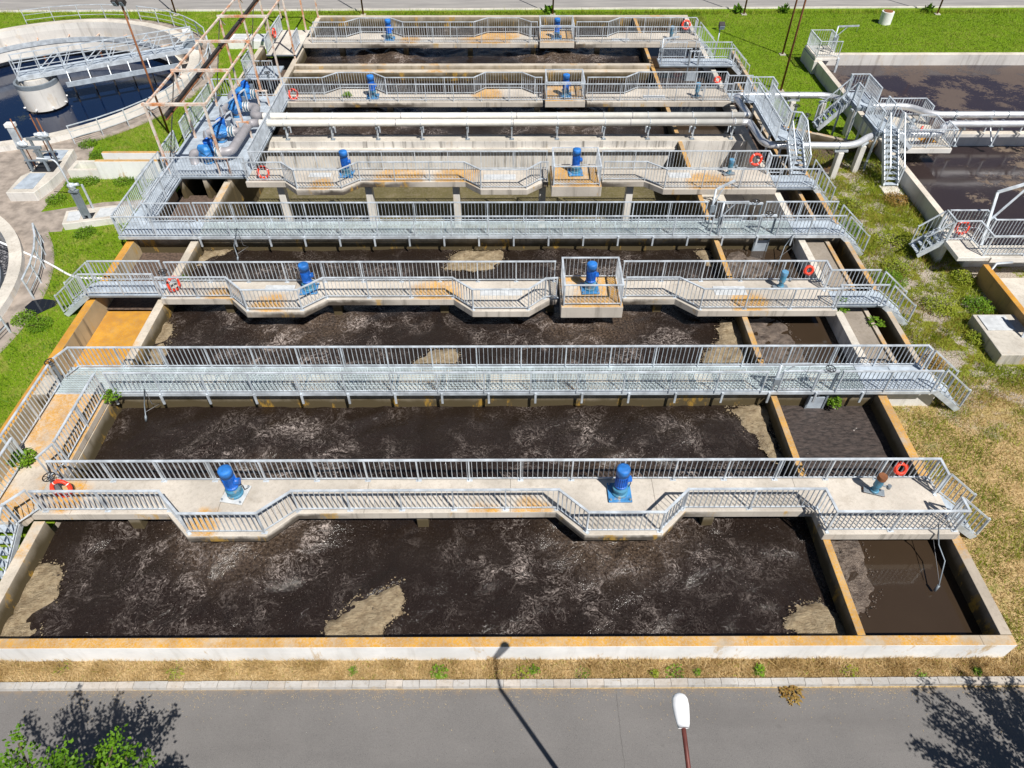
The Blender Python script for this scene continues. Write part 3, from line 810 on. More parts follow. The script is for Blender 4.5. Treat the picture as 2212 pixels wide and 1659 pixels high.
bridge(4, [(-13.97, 49.38), (1.95, 49.38), (1.95, 50.55), (1.48, 50.55), (.63, 51.35), (-1.49, 51.35), (-2.4, 50.55), (-7.24, 50.55), (-8.17, 51.35), (-10.31, 51.35), (-11.16, 50.55), (-13.97, 50.55)], 50.0,
       [(2.06, 4.40, 49.36, 51.5)], [(7.0, 8.2, 49.8, 50.2)])
MB().prism([(4.5, 49.38), (12.96, 49.38), (12.96, 51.35), (7.59, 51.35), (6.75, 50.55), (4.5, 50.55)], 0.85, 1.15).build('deck', 'con_deck', bpy.data.objects['concrete_bridge.004'], bevel=0.02)

# railings of bridge 1
railing('long rear railing of the nearest concrete bridge', [(-13.85, 12.92), (12.9, 12.92), (12.9, 12.36)], feet=True)
railing('zigzag front railing of the nearest concrete bridge', [(-13.85, 11.83), (-10.15, 11.83), (-9.35, 11.06), (-7.15, 11.06), (-6.32, 11.82), (1.4, 11.84), (2.2, 11.06), (4.35, 11.06), (5.15, 11.84), (9.12, 11.84), (9.2, 11.06), (12.92, 11.06), (12.92, 11.5)], feet=True)
railing('short railing panel at the corner stair of the nearest basin', [(-14.42, 11.35), (-14.02, 11.86)])
# railings of bridge 2
railing('rear railing of the second bridge, left of the motor platform', [(-13.85, 22.98), (1.82, 22.98)], feet=True)
railing('rear railing of the second bridge, right of the motor platform', [(4.6, 22.98), (12.72, 22.98), (12.72, 22.36), (14.64, 22.36)], feet=True)
railing('zigzag front railing of the second bridge, left of the motor platform', [(-13.85, 21.98), (-11.12, 21.98), (-10.3, 21.18), (-8.15, 21.18), (-7.32, 21.93), (-2.25, 21.93), (-1.45, 21.18), (.72, 21.18), (1.4, 21.86), (1.85, 21.9)], feet=True)
railing('zigzag front railing of the second bridge, right of the motor platform', [(4.58, 21.92), (6.62, 21.92), (7.45, 21.18), (12.76, 21.18), (12.78, 21.4), (14.64, 21.4)], feet=True)
railing('box railing round the orange motor platform of the second bridge', [(2.1, 21.18, 1.34), (4.33, 21.18, 1.34), (4.33, 22.96, 1.34), (2.1, 22.96, 1.34), (2.1, 21.24, 1.34)])
# railings of bridge 3
railing('rear railing of the third bridge, left of the motor platform', [(-12.9, 32.18), (1.85, 32.18)])
railing('rear railing of the third bridge, right of the motor platform', [(4.6, 32.18), (12.85, 32.18), (12.85, 31.7), (13.6, 31.7)])
railing('zigzag front railing of the third bridge, left of the motor platform', [(-12.9, 31.12), (-11.05, 31.12), (-10.3, 30.38), (-8.15, 30.38), (-7.36, 31.12), (-2.2, 31.12), (-1.4, 30.38), (.82, 30.38), (1.5, 31.1), (1.85, 31.1)])
railing('zigzag front railing of the third bridge, right of the motor platform', [(4.6, 31.12), (6.65, 31.12), (7.5, 30.38), (14.75, 30.38)])
railing('box railing round the motor platform of the third bridge', [(2.12, 30.3, 1.34), (4.34, 30.3, 1.34), (4.34, 32.16, 1.34), (2.12, 32.16, 1.34), (2.12, 30.36, 1.34)])
# bridges 4 and 5
railing('straight front railing of the fourth bridge behind the pipes', [(-12.95, 40.22), (12.9, 40.22)])
railing('zigzag rear railing of the fourth bridge, left of its motor platform', [(-13.3, 41.18), (-10.96, 41.18), (-10.18, 41.94), (-8.13, 41.94), (-7.28, 41.18), (-2.08, 41.18), (-1.43, 41.93), (.74, 41.93), (1.5, 41.18), (1.9, 41.18)])
railing('zigzag rear railing of the fourth bridge, right of its motor platform', [(4.6, 41.18), (6.83, 41.18), (7.68, 41.94), (12.9, 41.94), (12.9, 41.4), (14.3, 41.4)])
railing('box railing round the motor platform of the fourth bridge', [(2.15, 40.3, 1.22), (4.34, 40.3, 1.22), (4.34, 42.15, 1.22), (2.15, 42.15, 1.22), (2.15, 40.36, 1.22)])
railing('straight front railing of the farthest bridge', [(-13.3, 49.47), (12.8, 49.47)])
railing('zigzag rear railing of the farthest bridge, left of its motor platform', [(-13.3, 50.46), (-11.16, 50.46), (-10.31, 51.26), (-8.17, 51.26), (-7.24, 50.46), (-2.4, 50.46), (-1.49, 51.26), (.63, 51.26), (1.48, 50.46), (1.9, 50.46)])
railing('zigzag rear railing of the farthest bridge, right of its motor platform', [(4.6, 50.46), (6.75, 50.46), (7.59, 51.26), (12.85, 51.26), (12.85, 50.7)])
railing('box railing round the motor platform of the farthest bridge', [(2.1, 49.5, 1.22), (4.34, 49.5, 1.22), (4.34, 51.4, 1.22), (2.1, 51.4, 1.22), (2.1, 49.56, 1.22)])

# ------------------------------------------------------------------ grated walkways
def grating_mesh(w, d, t=.03):
    m = MB(); n = int(w / .052)
    for k in range(n + 1):
        x = -w / 2 + k * w / n
        m.box(x - .009, x + .009, -d / 2, d / 2, -t, 0)
    for k in range(int(d / .11) + 1):
        y = -d / 2 + k * d / int(d / .11)
        m.box(-w / 2, w / 2, y - .007, y + .007, -t * .8, -.003)
    return m
ME_GR = unit_mesh('grating_panel', grating_mesh(0.96, 1.22), 'grate')
ME_PL = unit_mesh('deck_plate', MB().box(-.48, .48, -.6, .6, -.02, 0), 'plate')
def walkway(label, x0, x1, y, mesh, z=1.12, w=1.22, brackets=True, name='grated_walkway', sy=1.0, edge=True, cat='walkway'):
    t = thing(name, label, cat, (x0, y, z))
    n = max(1, round((x1 - x0) / .98)); s = (x1 - x0) / n
    nm = 'grating_panel' if mesh is ME_GR else 'deck_plate'
    for k in range(n):
        put(nm, mesh, t, (x0 + (k + .5) * s, y, z + random.uniform(-.004, .004)), (s / .98, sy, 1))
    if edge:
        for e in (-1, 1):
            MB().box(x0, x1, y + e * (w / 2 * sy + .03) - .025, y + e * (w / 2 * sy + .03) + .025, z - .12, z + .02).build('edge_beam', 'galv', t)
    if brackets:
        nb = max(1, round((x1 - x0) / 1.6))
        for k in range(nb + 1):
            x = x0 + .1 + k * (x1 - x0 - .2) / nb
            MB().box(x - .03, x + .03, y - w / 2 * sy - .10, y + w / 2 * sy + .10, z - .2, z - .125).build('bracket', 'galv_dark', t)
            MB().box(x - .035, x + .035, y - w / 2 * sy - .115, y - w / 2 * sy - .06, z - .48, z - .0).build('hanger', 'galv', t)
    return t
walkway('nearest long grated steel walkway between the first two basins', -13.9, 12.4, 17.35, ME_GR)
walkway('plain steel plate end of the nearest grated walkway', 12.42, 14.85, 17.35, ME_PL, brackets=False, name='plate_walkway')
walkway('grated left end of the nearest walkway beside the lawn wall', -15.85, -13.92, 17.35, ME_GR, brackets=False)
walkway('second long grated steel walkway before the drained basin', -13.9, 12.7, 26.93, ME_GR, sy=.92)
walkway('steel plate end of the second grated walkway on the right', 12.72, 14.85, 26.93, ME_PL, brackets=False, name='plate_walkway', sy=.92)
walkway('steel plate left end of the second walkway above the channel', -17.4, -13.92, 26.93, ME_PL, brackets=False, name='plate_walkway', sy=.92)
railing('long rear railing of the nearest grated walkway', [(-15.75, 17.45, 1.12), (-15.5, 17.98, 1.12), (14.7, 17.98, 1.12), (14.75, 17.75, 1.12)])
railing('long front railing of the nearest grated walkway', [(-13.72, 16.7, 1.12), (8.72, 16.68, 1.12)])
railing('short front railing of the nearest walkway at the partition', [(9.3, 16.72, 1.12), (10.5, 16.72, 1.12)])
railing('front railing at the right end of the nearest walkway', [(11.32, 16.7, 1.12), (14.66, 16.7, 1.12)])
railing('long rear railing of the second grated walkway', [(-14.15, 27.5, 1.12), (8.85, 27.5, 1.12)])
railing('rear railing at the left end of the second walkway', [(-16.45, 27.46, 1.12), (-14.3, 27.48, 1.12)])
railing('long front railing of the second grated walkway', [(-17.32, 26.36, 1.12), (8.9, 26.34, 1.12)])
railing('short rear railing of the second walkway beside the partition', [(9.3, 27.5, 1.12), (10.58, 27.5, 1.12)])
railing('rear railing at the right end of the second walkway', [(11.5, 27.5, 1.12), (14.7, 27.5, 1.12)])
railing('short front railing of the second walkway beside the partition', [(9.3, 26.34, 1.12), (10.95, 26.34, 1.12)])
railing('front railing at the right end of the second walkway', [(11.85, 26.34, 1.12), (14.66, 26.34, 1.12)])

def plat(label, x0, x1, y0, y1, z=1.13, mat='plate', th=.1, name='steel_platform', seam=1.0, cat='platform'):
    t = thing(name, label, cat, (x0, y0, z - th))
    MB().box(x0, x1, y0, y1, z - th, z - .025).build('frame', 'galv_dark', t)
    nx = max(1, round((x1 - x0) / seam)); ny = max(1, round((y1 - y0) / seam))
    me = unit_mesh('deck_plate', MB().box(0, (x1 - x0) / nx - .012, 0, (y1 - y0) / ny - .012, -.02, 0), mat)
    for i in range(nx):
        for j in range(ny):
            put('deck_plate', me, t, (x0 + .006 + i * (x1 - x0) / nx, y0 + .006 + j * (y1 - y0) / ny, z + random.uniform(-.003, .003)))
    return t

# ------------------------------------------------------------------ access stairs
def stair(label, top, foot, width, axis='x', rails=True, n=None, cat='stair', rl=None, rail_h=1.0):
    """straight steel stair; top and foot are centre points of the flight"""
    top, foot = Vector(top), Vector(foot)
    t = thing('steel_stair', label, cat, (foot.x, foot.y, foot.z))
    d = foot - top; n = n or max(2, round((top.z - foot.z) / .2))
    s = Vector((-d.y, d.x, 0)).normalized() * (width / 2)
    for e in (-1, 1):
        MB().bar(top + s * e - Vector((0, 0, .05)), foot + s * e + Vector((0, 0, .02)), .03, .2).build('stringer', 'galv', t)
    h = Vector((d.x, d.y, 0)).normalized()
    for k in range(n):
        p = top + d * ((k + .5) / n)
        MB().bar(p - s * .97, p + s * .97, .25, .03).build('tread', 'plate', t)
    if rails:
        for e, w in zip((-1, 1), ('first', 'second')):
            a = top + s * e; b = foot + s * e + Vector((0, 0, .12))
            m = MB(); m.bar(a + Vector((0, 0, rail_h)), b + Vector((0, 0, rail_h * .9)), .05, .05).bar(a + Vector((0, 0, .15)), b + Vector((0, 0, .1)), .04, .03)
            hr = m.build('handrail', 'galv', t)
            L = (Vector((d.x, d.y)).length); nb = max(2, round(L / .2))
            for k in range(nb + 1):
                p = a + (b - a) * (k / nb)
                put('baluster' if 0 < k < nb else 'post', ME_POST if k in (0, nb) else ME_BAL, hr, p + Vector((0, 0, .1)), (1.0, 1.0, rail_h * .85), math.atan2(d.y, d.x))
    return t
stair('steel stair from the nearest bridge down to the dry grass', (13.0, 11.93, 1.12), (14.2, 11.93, 0.05), .88)
stair('steel stair at the right end of the nearest grated walkway', (14.86, 17.25, 1.1), (16.1, 17.25, 0.05), .95)
stair('steel stair from the second bridge down to the weeds', (14.86, 21.88, 1.1), (16.1, 21.88, 0.05), .9)
stair('steel stair at the right end of the second grated walkway', (14.86, 26.8, 1.1), (16.05, 26.8, 0.05), .95)
stair('steel stair at the right end of the third bridge', (14.9, 30.95, 1.1), (15.9, 30.95, 0.05), .9)
stair('steel stair at the right end of the fourth bridge', (14.5, 41.0, 1.1), (15.6, 41.0, 0.05), .9)
stair('steel stair at the right end of the farthest bridge', (13.0, 50.1, 1.1), (14.1, 50.1, 0.05), .9)
stair('steel stair right of the far dividing wall', (14.3, 46.1, 1.1), (15.4, 46.1, 0.05), .9)
stair('steel stair from the left side bridge down to the lawn', (-17.05, 22.62, 1.1), (-18.35, 22.62, 0.05), .85)
stair('steel stair beside the orange topped double walls', (-17.4, 31.9, 1.1), (-18.6, 31.9, 0.05), .85)
stair('grated corner stair left of the nearest basin', (-14.98, 11.5, 1.05), (-14.98, 9.4, 0.05), .95, n=7)
plat('small steel landing between second bridge and its stair', 12.88, 14.85, 21.42, 22.34)
plat('steel landing at the right end of the third bridge', 12.98, 14.88, 30.4, 31.65)
plat('steel landing at the right end of the fourth bridge', 12.98, 14.45, 40.3, 41.4)
plat('grey steel platform behind the partition at the far dividing wall', 9.6, 14.3, 45.55, 46.75)
railing('front railing of the grey platform at the far dividing wall', [(9.7, 45.62), (11.5, 45.62)])
railing('front right railing of the grey platform at the far dividing wall', [(12.0, 45.62), (14.25, 45.62)])
railing('rear railing of the grey platform at the far dividing wall', [(9.7, 46.7), (11.4, 46.7)])
railing('rear right railing of the grey platform at the far dividing wall', [(12.0, 46.7), (14.25, 46.7)])
railing('short railing at the right landing of the fourth bridge', [(12.98, 40.36), (14.4, 40.36)])
# left side bridge at second bridge
plat('steel footbridge from the lawn stair across the lichened channel', -17.0, -13.99, 22.15, 23.1, mat='plate')
railing('rear railing of the left footbridge over the lichened channel', [(-16.95, 23.06), (-14.1, 23.06)])
railing('front railing of the left footbridge over the lichened channel', [(-16.95, 22.19), (-14.1, 22.19)])
# lichened walkway at left of nearest basin
solo(MB().prism([(-15.9, 16.72), (-13.99, 16.72), (-13.99, 13.02), (-14.31, 13.02), (-14.31, 11.71), (-14.4, 11.5), (-15.55, 11.5), (-15.55, 13.8), (-15.9, 13.9)], 0.845, 1.10), 'walkway_slab', 'con_walk', 'concrete walkway slab covered in orange lichen left of nearest basin', 'walkway', bevel=.02)
railing('left railing of the lichened walkway beside the lawn wall', [(-15.8, 17.1, 1.1), (-15.8, 13.95, 1.1)])
railing('left railing of the lichened walkway nearer the corner stair', [(-15.42, 13.86, 1.1), (-15.45, 11.55, 1.1)])
railing('right railing of the lichened walkway above the nearest basin', [(-14.05, 16.66, 1.1), (-14.05, 13.75, 1.1)])
railing('short angled railing where lichened walkway meets the nearest bridge', [(-14.06, 13.62, 1.1), (-14.28, 13.1, 1.1)])
# side walkway left of drained basin
plat('narrow steel walkway along the dark channel left of the drained basin', -17.4, -16.3, 27.52, 31.5)
railing('outer railing of the narrow walkway left of the dark channel', [(-17.35, 26.5, 1.13), (-17.35, 31.45, 1.13)])
railing('inner railing of the narrow walkway along the dark channel', [(-16.34, 27.6, 1.13), (-16.34, 31.4, 1.13)])
# pump platform
plat('large grey steel pump platform at the left of the twin pipes', -17.4, -12.95, 31.52, 41.0, z=1.16, seam=1.1)
for k in range(3):
    solo(MB().box(-16.6 + k * 1.25, -16.4 + k * 1.25, 31.6, 41.0, -0.6, 1.05), 'support_wall', 'con_wall', ['left', 'middle', 'right'][k] + ' concrete support under the large pump platform', 'wall')
railing('front railing of the large pump platform', [(-17.0, 31.56, 1.17), (-13.0, 31.56, 1.17)])
railing('right railing of the large pump platform above the pipes', [(-12.98, 32.4, 1.17), (-12.98, 40.4, 1.17)], gap=.12)
railing('left railing of the large pump platform beside the lawn', [(-17.36, 35.4, 1.17), (-17.36, 40.9, 1.17)])
railing('rear railing of the large pump platform', [(-17.3, 40.95, 1.17), (-13.2, 40.95, 1.17)])
railing('short left railing of the pump platform near the double walls', [(-17.36, 32.5, 1.17), (-17.36, 34.4, 1.17)])
# far left walk
plat('far left concrete landing between the fourth and farthest bridges', -16.0, -14.0, 47.5, 52.0, mat='con_clean')
railing('left railing of the far left landing with a life ring', [(-15.9, 47.6), (-15.9, 51.8)])
railing('inner railing of the far left landing', [(-14.15, 47.6), (-14.15, 49.3)])
plat('small steel landing behind the pump platform', -16.4, -14.4, 43.6, 45.6)
railing('front railing of the small landing behind the pump platform', [(-16.3, 43.7), (-14.5, 43.7)])
railing('left railing of the small landing behind the pump platform', [(-16.35, 43.8), (-16.35, 45.5)])

# ------------------------------------------------------------------ aerator motors
def aerator(label, x, y, z, s=1.0, body='blue', plate='blue_worn', rot=0.0):
    t = thing('aerator_motor', label, 'motor', (x, y, z), 'blue aerator motors on the bridges')
    def q(dx, dy):
        return x + s * (dx * math.cos(rot) - dy * math.sin(rot)), y + s * (dx * math.sin(rot) + dy * math.cos(rot))
    m = MB(); m.prism([q(-.34, -.34), q(.34, -.34), q(.34, .34), q(-.34, .34)], z + .03, z + .075 * s)
    m.build('base_plate', plate, t, bevel=.01)
    for i, j in ((-1, -1), (1, -1), (1, 1), (-1, 1)):
        a = q(i * .28, j * .28)
        MB().cyl((a[0], a[1], z), (a[0], a[1], z + .13 * s), .03 * s, 8).build('bolt', 'galv_dark', t)
    MB().lathe((x, y, z), [(0, .07 * s), (.235 * s, .07 * s), (.235 * s, .13 * s), (.19 * s, .15 * s), (.20 * s, .30 * s), (.225 * s, .31 * s), (.225 * s, .36 * s), (.15 * s, .38 * s), (.15 * s, .44 * s), (0, .44 * s)], 20, False).build('gearbox', 'teal', t)
    b = MB(); b.lathe((x, y, z), [(.0, .43 * s), (.185 * s, .43 * s), (.185 * s, .48 * s), (.16 * s, .5 * s), (.16 * s, .9 * s), (.175 * s, .92 * s), (.175 * s, .96 * s), (0, .96 * s)], 20, False)
    mo = b.build('motor_body', body, t)
    fin = MB()
    for k in range(20):
        a = 2 * math.pi * k / 20; c, sn = math.cos(a), math.sin(a)
        fin.bar((x + c * .155 * s, y + sn * .155 * s, z + .7 * s), (x + c * .185 * s, y + sn * .185 * s, z + .7 * s), .012 * s, .36 * s)
    fin.build('cooling_fin', body, mo)
    MB().lathe((x, y, z), [(.0, .965 * s), (.19 * s, .965 * s), (.195 * s, 1.18 * s), (.185 * s, 1.215 * s), (.12 * s, 1.235 * s), (0, 1.24 * s)], 24, True).build('fan_cover', 'blue_cap', t)
    jx, jy = q(.24, .05)
    MB().cyl((x, y, z + .66 * s), (jx + (jx - x) * .15, jy + (jy - y) * .15, z + .66 * s), .10 * s, 12).build('junction_box', body, t)
    MB().tube([(jx, jy, z + .58 * s), (jx + .06, jy + .02, z + .4 * s), (jx + .02, jy + .08, z + .15 * s), (jx + .1, jy + .25 * s, z + .03)], .014, 6).build('cable', 'black', t)
    return t
def mixer(label, x, y, z, rot=0.3, cap='blue_worn'):
    t = thing('mixer_motor', label, 'motor', (x, y, z), 'small mixer motors at the right ends of the bridges')
    c, s = math.cos(rot), math.sin(rot)
    def q(dx, dy): return (x + dx * c - dy * s, y + dx * s + dy * c)
    MB().prism([q(-.3, -.12), q(.3, -.12), q(.3, .12), q(-.3, .12)], z + .04, z + .09).build('base_plate', 'galv_dark', t, bevel=.01)
    for dx in (-.25, .25):
        a = q(dx, 0); MB().box(a[0] - .05, a[0] + .05, a[1] - .1, a[1] + .1, z, z + .045).build('foot', 'rust', t)
    MB().lathe((x, y, z), [(0, .09), (.13, .09), (.13, .14), (.095, .16), (.095, .34), (.125, .35), (.125, .39), (0, .39)], 16, False).build('gearbox', 'teal', t)
    MB().lathe((x, y, z), [(0, .39), (.125, .39), (.12, .42), (.12, .66), (.13, .67), (0, .67)], 16, False).build('motor_body', 'teal', t)
    MB().lathe((x, y, z), [(0, .675), (.135, .675), (.14, .80), (.13, .835), (0, .84)], 18, False).build('fan_cover', cap, t)
    a = q(.3, -.02)
    MB().cyl((x, y, z + .42), (a[0], a[1], z + .42), .03, 8).cyl((a[0], a[1], z + .36), (a[0], a[1], z + .5), .06, 10).build('junction_box', 'galv_dark', t)
    return t
for i, (a, b, pz, sy) in enumerate((((-8.34, 12.40), (3.31, 12.40), 1.15, .0), ((-8.13, 22.46), (3.2, 22.2), 1.34, 0), ((-8.12, 31.72), (3.25, 31.5), 1.34, 0), ((-8.06, 40.82), (3.29, 40.75), 1.22, 0), ((-8.18, 50.13), (3.23, 50.09), 1.22, 0))):
    aerator('blue aerator motor on the left half of the %s bridge' % ORD[i], a[0], a[1], 1.15, 1.04, plate='hatch' if i == 0 else 'blue_worn', rot=[-.18, .1, 0, .05, 0][i])
    aerator('blue aerator motor on the right half of the %s bridge' % ORD[i], b[0], b[1], pz + .002, 1.04, rot=[.0, .05, 0.05, 0, 0][i])
for i, (x, y) in enumerate(((11.06, 12.42), (10.97, 22.5), (10.92, 31.66), (11.02, 40.75), (11.04, 50.06))):
    mixer('small %s mixer motor at the right end of the %s bridge' % ('rusty capped' if i == 0 else 'blue capped', ORD[i]), x, y, 1.15, [-.3, .1, .2, .2, .2][i], 'rust' if i == 0 else 'teal_cap')

# ------------------------------------------------------------------ life rings
def life_ring(label, c, tilt=(0, 0, 0), bands=True, r=.30):
    r, tr = (.15, .045) if r < .285 else (.25, .056)
    t = thing('life_ring', label, 'life ring', c, 'red life rings hung on the railings')
    q = __import__('mathutils').Euler(tilt).to_quaternion(); C = Vector(c)
    def P(a, rr=r): return C + q @ Vector((rr * math.cos(a), 0, rr * math.sin(a)))
    MB().tube([P(2 * math.pi * k / 28) for k in range(28)], tr, 10, closed=True).build('ring', 'red', t)
    if bands:
        for k in range(4):
            a0 = k * math.pi / 2 + .5
            MB().tube([P(a0 + .05 * j) for j in range(3)], tr + .004, 10).build('band', 'white', t)
    MB().tube([P(2 * math.pi * k / 28, r + tr + .015 + .01 * math.sin(4 * 2 * math.pi * k / 28)) for k in range(28)], .008, 5, closed=True).build('grab_line', 'red', t)
    return t
life_ring('red life ring leaning at the left end of the nearest bridge', (-13.52, 12.42, 1.48), (-.35, 0, .1))
life_ring('red life ring at the left end of the second bridge', (-13.5, 22.42, 1.5), (-.2, 0, 1.1))
life_ring('orange life ring on the rear railing at the right of the nearest bridge', (11.85, 12.86, 1.75), (-.6, 0, 0), False, .26)
life_ring('orange life ring on the rear railing at the right of the second bridge', (12.1, 22.9, 1.75), (-.3, 0, 0), False, .27)
life_ring('red life ring at the left end of the third bridge', (-12.1, 31.3, 1.52), (-.35, 0, 0))
life_ring('red life ring on the rear railing at the right of the third bridge', (12.25, 32.08, 1.75), (-.25, 0, 0), True, .32)
life_ring('red life ring on the rear railing of the farthest bridge', (12.2, 51.16, 1.72), (-.25, 0, 0), True, .34)
life_ring('red life ring on the rear railing of the fourth bridge', (12.4, 41.86, 1.72), (-.25, 0, 0), True, .28)
life_ring('red life ring at the left end of the fourth bridge', (-12.6, 40.42, 1.5), (-.35, 0, .8))
life_ring('red life ring on the platform railing of the right hand tank', (19.75, 26.0, 1.72), (-.3, 0, 0), True, .34)
life_ring('red life ring on the far left landing railing', (-15.82, 49.6, 1.75), (0, 0, 1.5), True, .36)
life_ring('red life ring hanging among the valves of the right footbridge', (22.0, 35.6, 1.6), (0, 0, .9), True, .28)

# ------------------------------------------------------------------ handwheels and sluice gates
def handwheel(label, x, y, z0, z1, mat='galv_dark'):
    t = thing('valve_handwheel', label, 'handwheel', (x, y, z0))
    MB().box(x - .05, x + .05, y - .04, y + .04, z0, z1 - .05).build('pedestal', 'galv_dark', t)
    MB().cyl((x, y, z1 - .06), (x, y, z1 + .05), .018, 8).build('spindle', 'galv_dark', t)
    w = MB(); w.tube([(x + .17 * math.cos(2 * math.pi * k / 20), y + .17 * math.sin(2 * math.pi * k / 20), z1) for k in range(20)], .018, 6, True)
    for k in range(4):
        a = k * math.pi / 4; w.bar((x - .17 * math.cos(a), y - .17 * math.sin(a), z1), (x + .17 * math.cos(a), y + .17 * math.sin(a), z1), .018, .014)
    w.build('wheel', 'black', t)
    return t
handwheel('black valve handwheel beside the life ring on the nearest bridge', -13.7, 12.5, 1.15, 1.95)
handwheel('black valve handwheel on the outer left wall near the lawn', -16.0, 17.5, 0.85, 1.9)
handwheel('black valve handwheel at the left end of the second bridge', -13.85, 22.62, 1.15, 1.95)
handwheel('black valve handwheel behind the pump platform', -14.55, 42.6, 0.9, 1.9)
def sluice(label, x, y, w=.62, z0=0.15, z1=1.95):
    t = thing('sluice_gate', label, 'sluice gate', (x, y, z0))
    for e in (-1, 1):
        MB().box(x + e * w / 2 - .03, x + e * w / 2 + .03, y - .05, y + .05, z0 - .5, z1).build('guide', 'galv_dark', t)
    MB().box(x - w / 2 - .03, x + w / 2 + .03, y - .052, y + .052, z1 + .002, z1 + .07).build('crossbeam', 'galv', t)
    MB().box(x - w / 2 + .035, x + w / 2 - .035, y - .02, y + .02, z0 - .45, z0 + .55).build('gate_leaf', 'plate', t)
    MB().cyl((x, y, z0 + .5), (x, y, z1 + .2), .018, 8).build('spindle', 'galv', t)
    wl = MB(); zc = z1 + .16
    wl.tube([(x + .16 * math.cos(2 * math.pi * k / 18), y + .16 * math.sin(2 * math.pi * k / 18), zc) for k in range(18)], .016, 6, True)
    for k in range(3):
        a = k * math.pi / 3; wl.bar((x - .16 * math.cos(a), y - .16 * math.sin(a), zc), (x + .16 * math.cos(a), y + .16 * math.sin(a), zc), .016, .012)
    wl.build('wheel', 'black', t)
    return t
sluice('hand wheeled sluice gate at the nearest grated walkway', 10.9, 16.84)
sluice('hand wheeled sluice gate in front of the second grated walkway', 11.4, 26.58)
sluice('hand wheeled sluice gate behind the second grated walkway', 11.05, 27.58, .6)
sluice('hand wheeled sluice gate at the far dividing wall', 11.75, 45.62)
def davit(label, x, y, z, h=1.3, reach=(1.0, -.15), mat='galv'):
    t = thing('davit_arm', label, 'davit', (x, y, z))
    MB().cyl((x, y, z), (x, y, z + h), .045, 10).build('post', mat, t)
    e = Vector((x + reach[0], y + reach[1], z + h + .12))
    MB().bar((x, y, z + h - .02), e, .07, .09).build('arm', mat, t)
    MB().bar((x, y, z + h * .6), (Vector((x, y, z + h)) + e) / 2, .04, .04).build('brace', mat, t)
    MB().box(x - .1, x + .1, y - .14, y - .05, z + h * .45, z + h * .62).build('winch', 'galv_dark', t)
    MB().cyl(e - Vector((.05, 0, 0)), e - Vector((.05, 0, .45)), .008, 6).build('hook_cable', 'cable', t)
    return t
davit('steel davit arm beside the partition at the nearest walkway', 9.12, 16.75, 0.85, 1.55, (.95, -.12))
davit('steel davit arm beside the partition at the second walkway', 9.25, 26.5, 0.85, 1.85, (1.0, -.2))
davit('taller davit arm behind the second walkway at the partition', 9.05, 27.35, 0.85, 2.0, (.9, .5))
davit('steel davit arm on the corner platform of the right hand tank', 21.3, 47.9, 1.0, 1.7, (1.2, -.3))
davit('steel davit arm on the far grey platform', 9.75, 46.3, 1.1, 1.4, (1.0, .0))
# hanging probes and cables
def probe(label, a, pts):
    t = thing('hanging_probe', label, 'probe', a)
    MB().tube(pts, .018, 7).build('rod', 'galv_dark', t)
    e = Vector(pts[-1])
    MB().cyl(e, e + Vector((-.05, -.05, -.22)), .04, 8).build('sensor', 'galv_dark', t)
    MB().tube([Vector(a), Vector(a) + Vector((.1, -.15, -.5)), Vector(a) + Vector((.2, .1, -.75)), e + Vector((0, .1, .1))], .009, 6).build('cable', 'cable', t)
    return t
probe('sensor rod hanging below the nearest bridge over brown water', (12.3, 11.0, 1.5), [(12.25, 11.0, 1.6), (12.45, 10.75, .9), (12.5, 10.3, .75), (12.2, 9.7, .45)])
probe('sensor rod below the nearest walkway at its left end', (-12.6, 16.65, 1.3), [(-12.6, 16.65, 1.4), (-12.75, 16.45, .8), (-12.8, 16.3, .4)])
probe('sensor rod below the second walkway at its left end', (-12.0, 26.3, 1.3), [(-12.0, 26.3, 1.6), (-12.3, 26.1, .8), (-12.2, 25.9, .35)])
probe('sensor rod below the right end of the second walkway', (12.6, 26.3, 1.2), [(12.6, 26.3, 1.2), (12.3, 26.1, .7), (12.0, 25.5, .4)])

# ------------------------------------------------------------------ twin pipes
def smooth_path(pts, rad=.55):
    P = [Vector(p) for p in pts]; out = [P[0]]
    for i in range(1, len(P) - 1):
        a, b, c = P[i - 1], P[i], P[i + 1]
        r = min(rad, (a - b).length * .49, (c - b).length * .49)
        p0 = b + (a - b).normalized() * r; p1 = b + (c - b).normalized() * r
        for k in range(9):
            t = k / 8; out.append(p0 * (1 - t) ** 2 + b * 2 * t * (1 - t) + p1 * t ** 2)
    out.append(P[-1]); return out
def pipe(label, pts, r=.18, mat='pipe', rad=.55, flanges=(), loc=None):
    t = thing('pipe', label, 'pipe', loc or pts[0])
    MB().tube(smooth_path(pts, rad), r, 18).build('pipe_run', mat, t)
    for (p, d) in flanges:
        p = Vector(p); d = Vector(d).normalized()
        MB().cyl(p - d * .02, p + d * .02, r + .016, 18).build('joint_band', 'pipe_grey' if mat == 'pipe' else 'galv_dark', t)
    return t
PZ = 1.78
fl = [((x, 36.93, PZ), (1, 0, 0)) for x in (-5.9, 0.4, 6.7, 12.1)]
pipe('rear one of the twin pale pipes crossing the basins', [(-13.4, 36.93, PZ), (12.75, 36.93, PZ)], flanges=fl)
fl = [((x, 36.12, PZ), (1, 0, 0)) for x in (-6.1, 0.2, 6.5, 12.0)]
pipe('front one of the twin pale pipes crossing the basins', [(-13.4, 36.12, PZ), (12.5, 36.12, PZ)], flanges=fl)
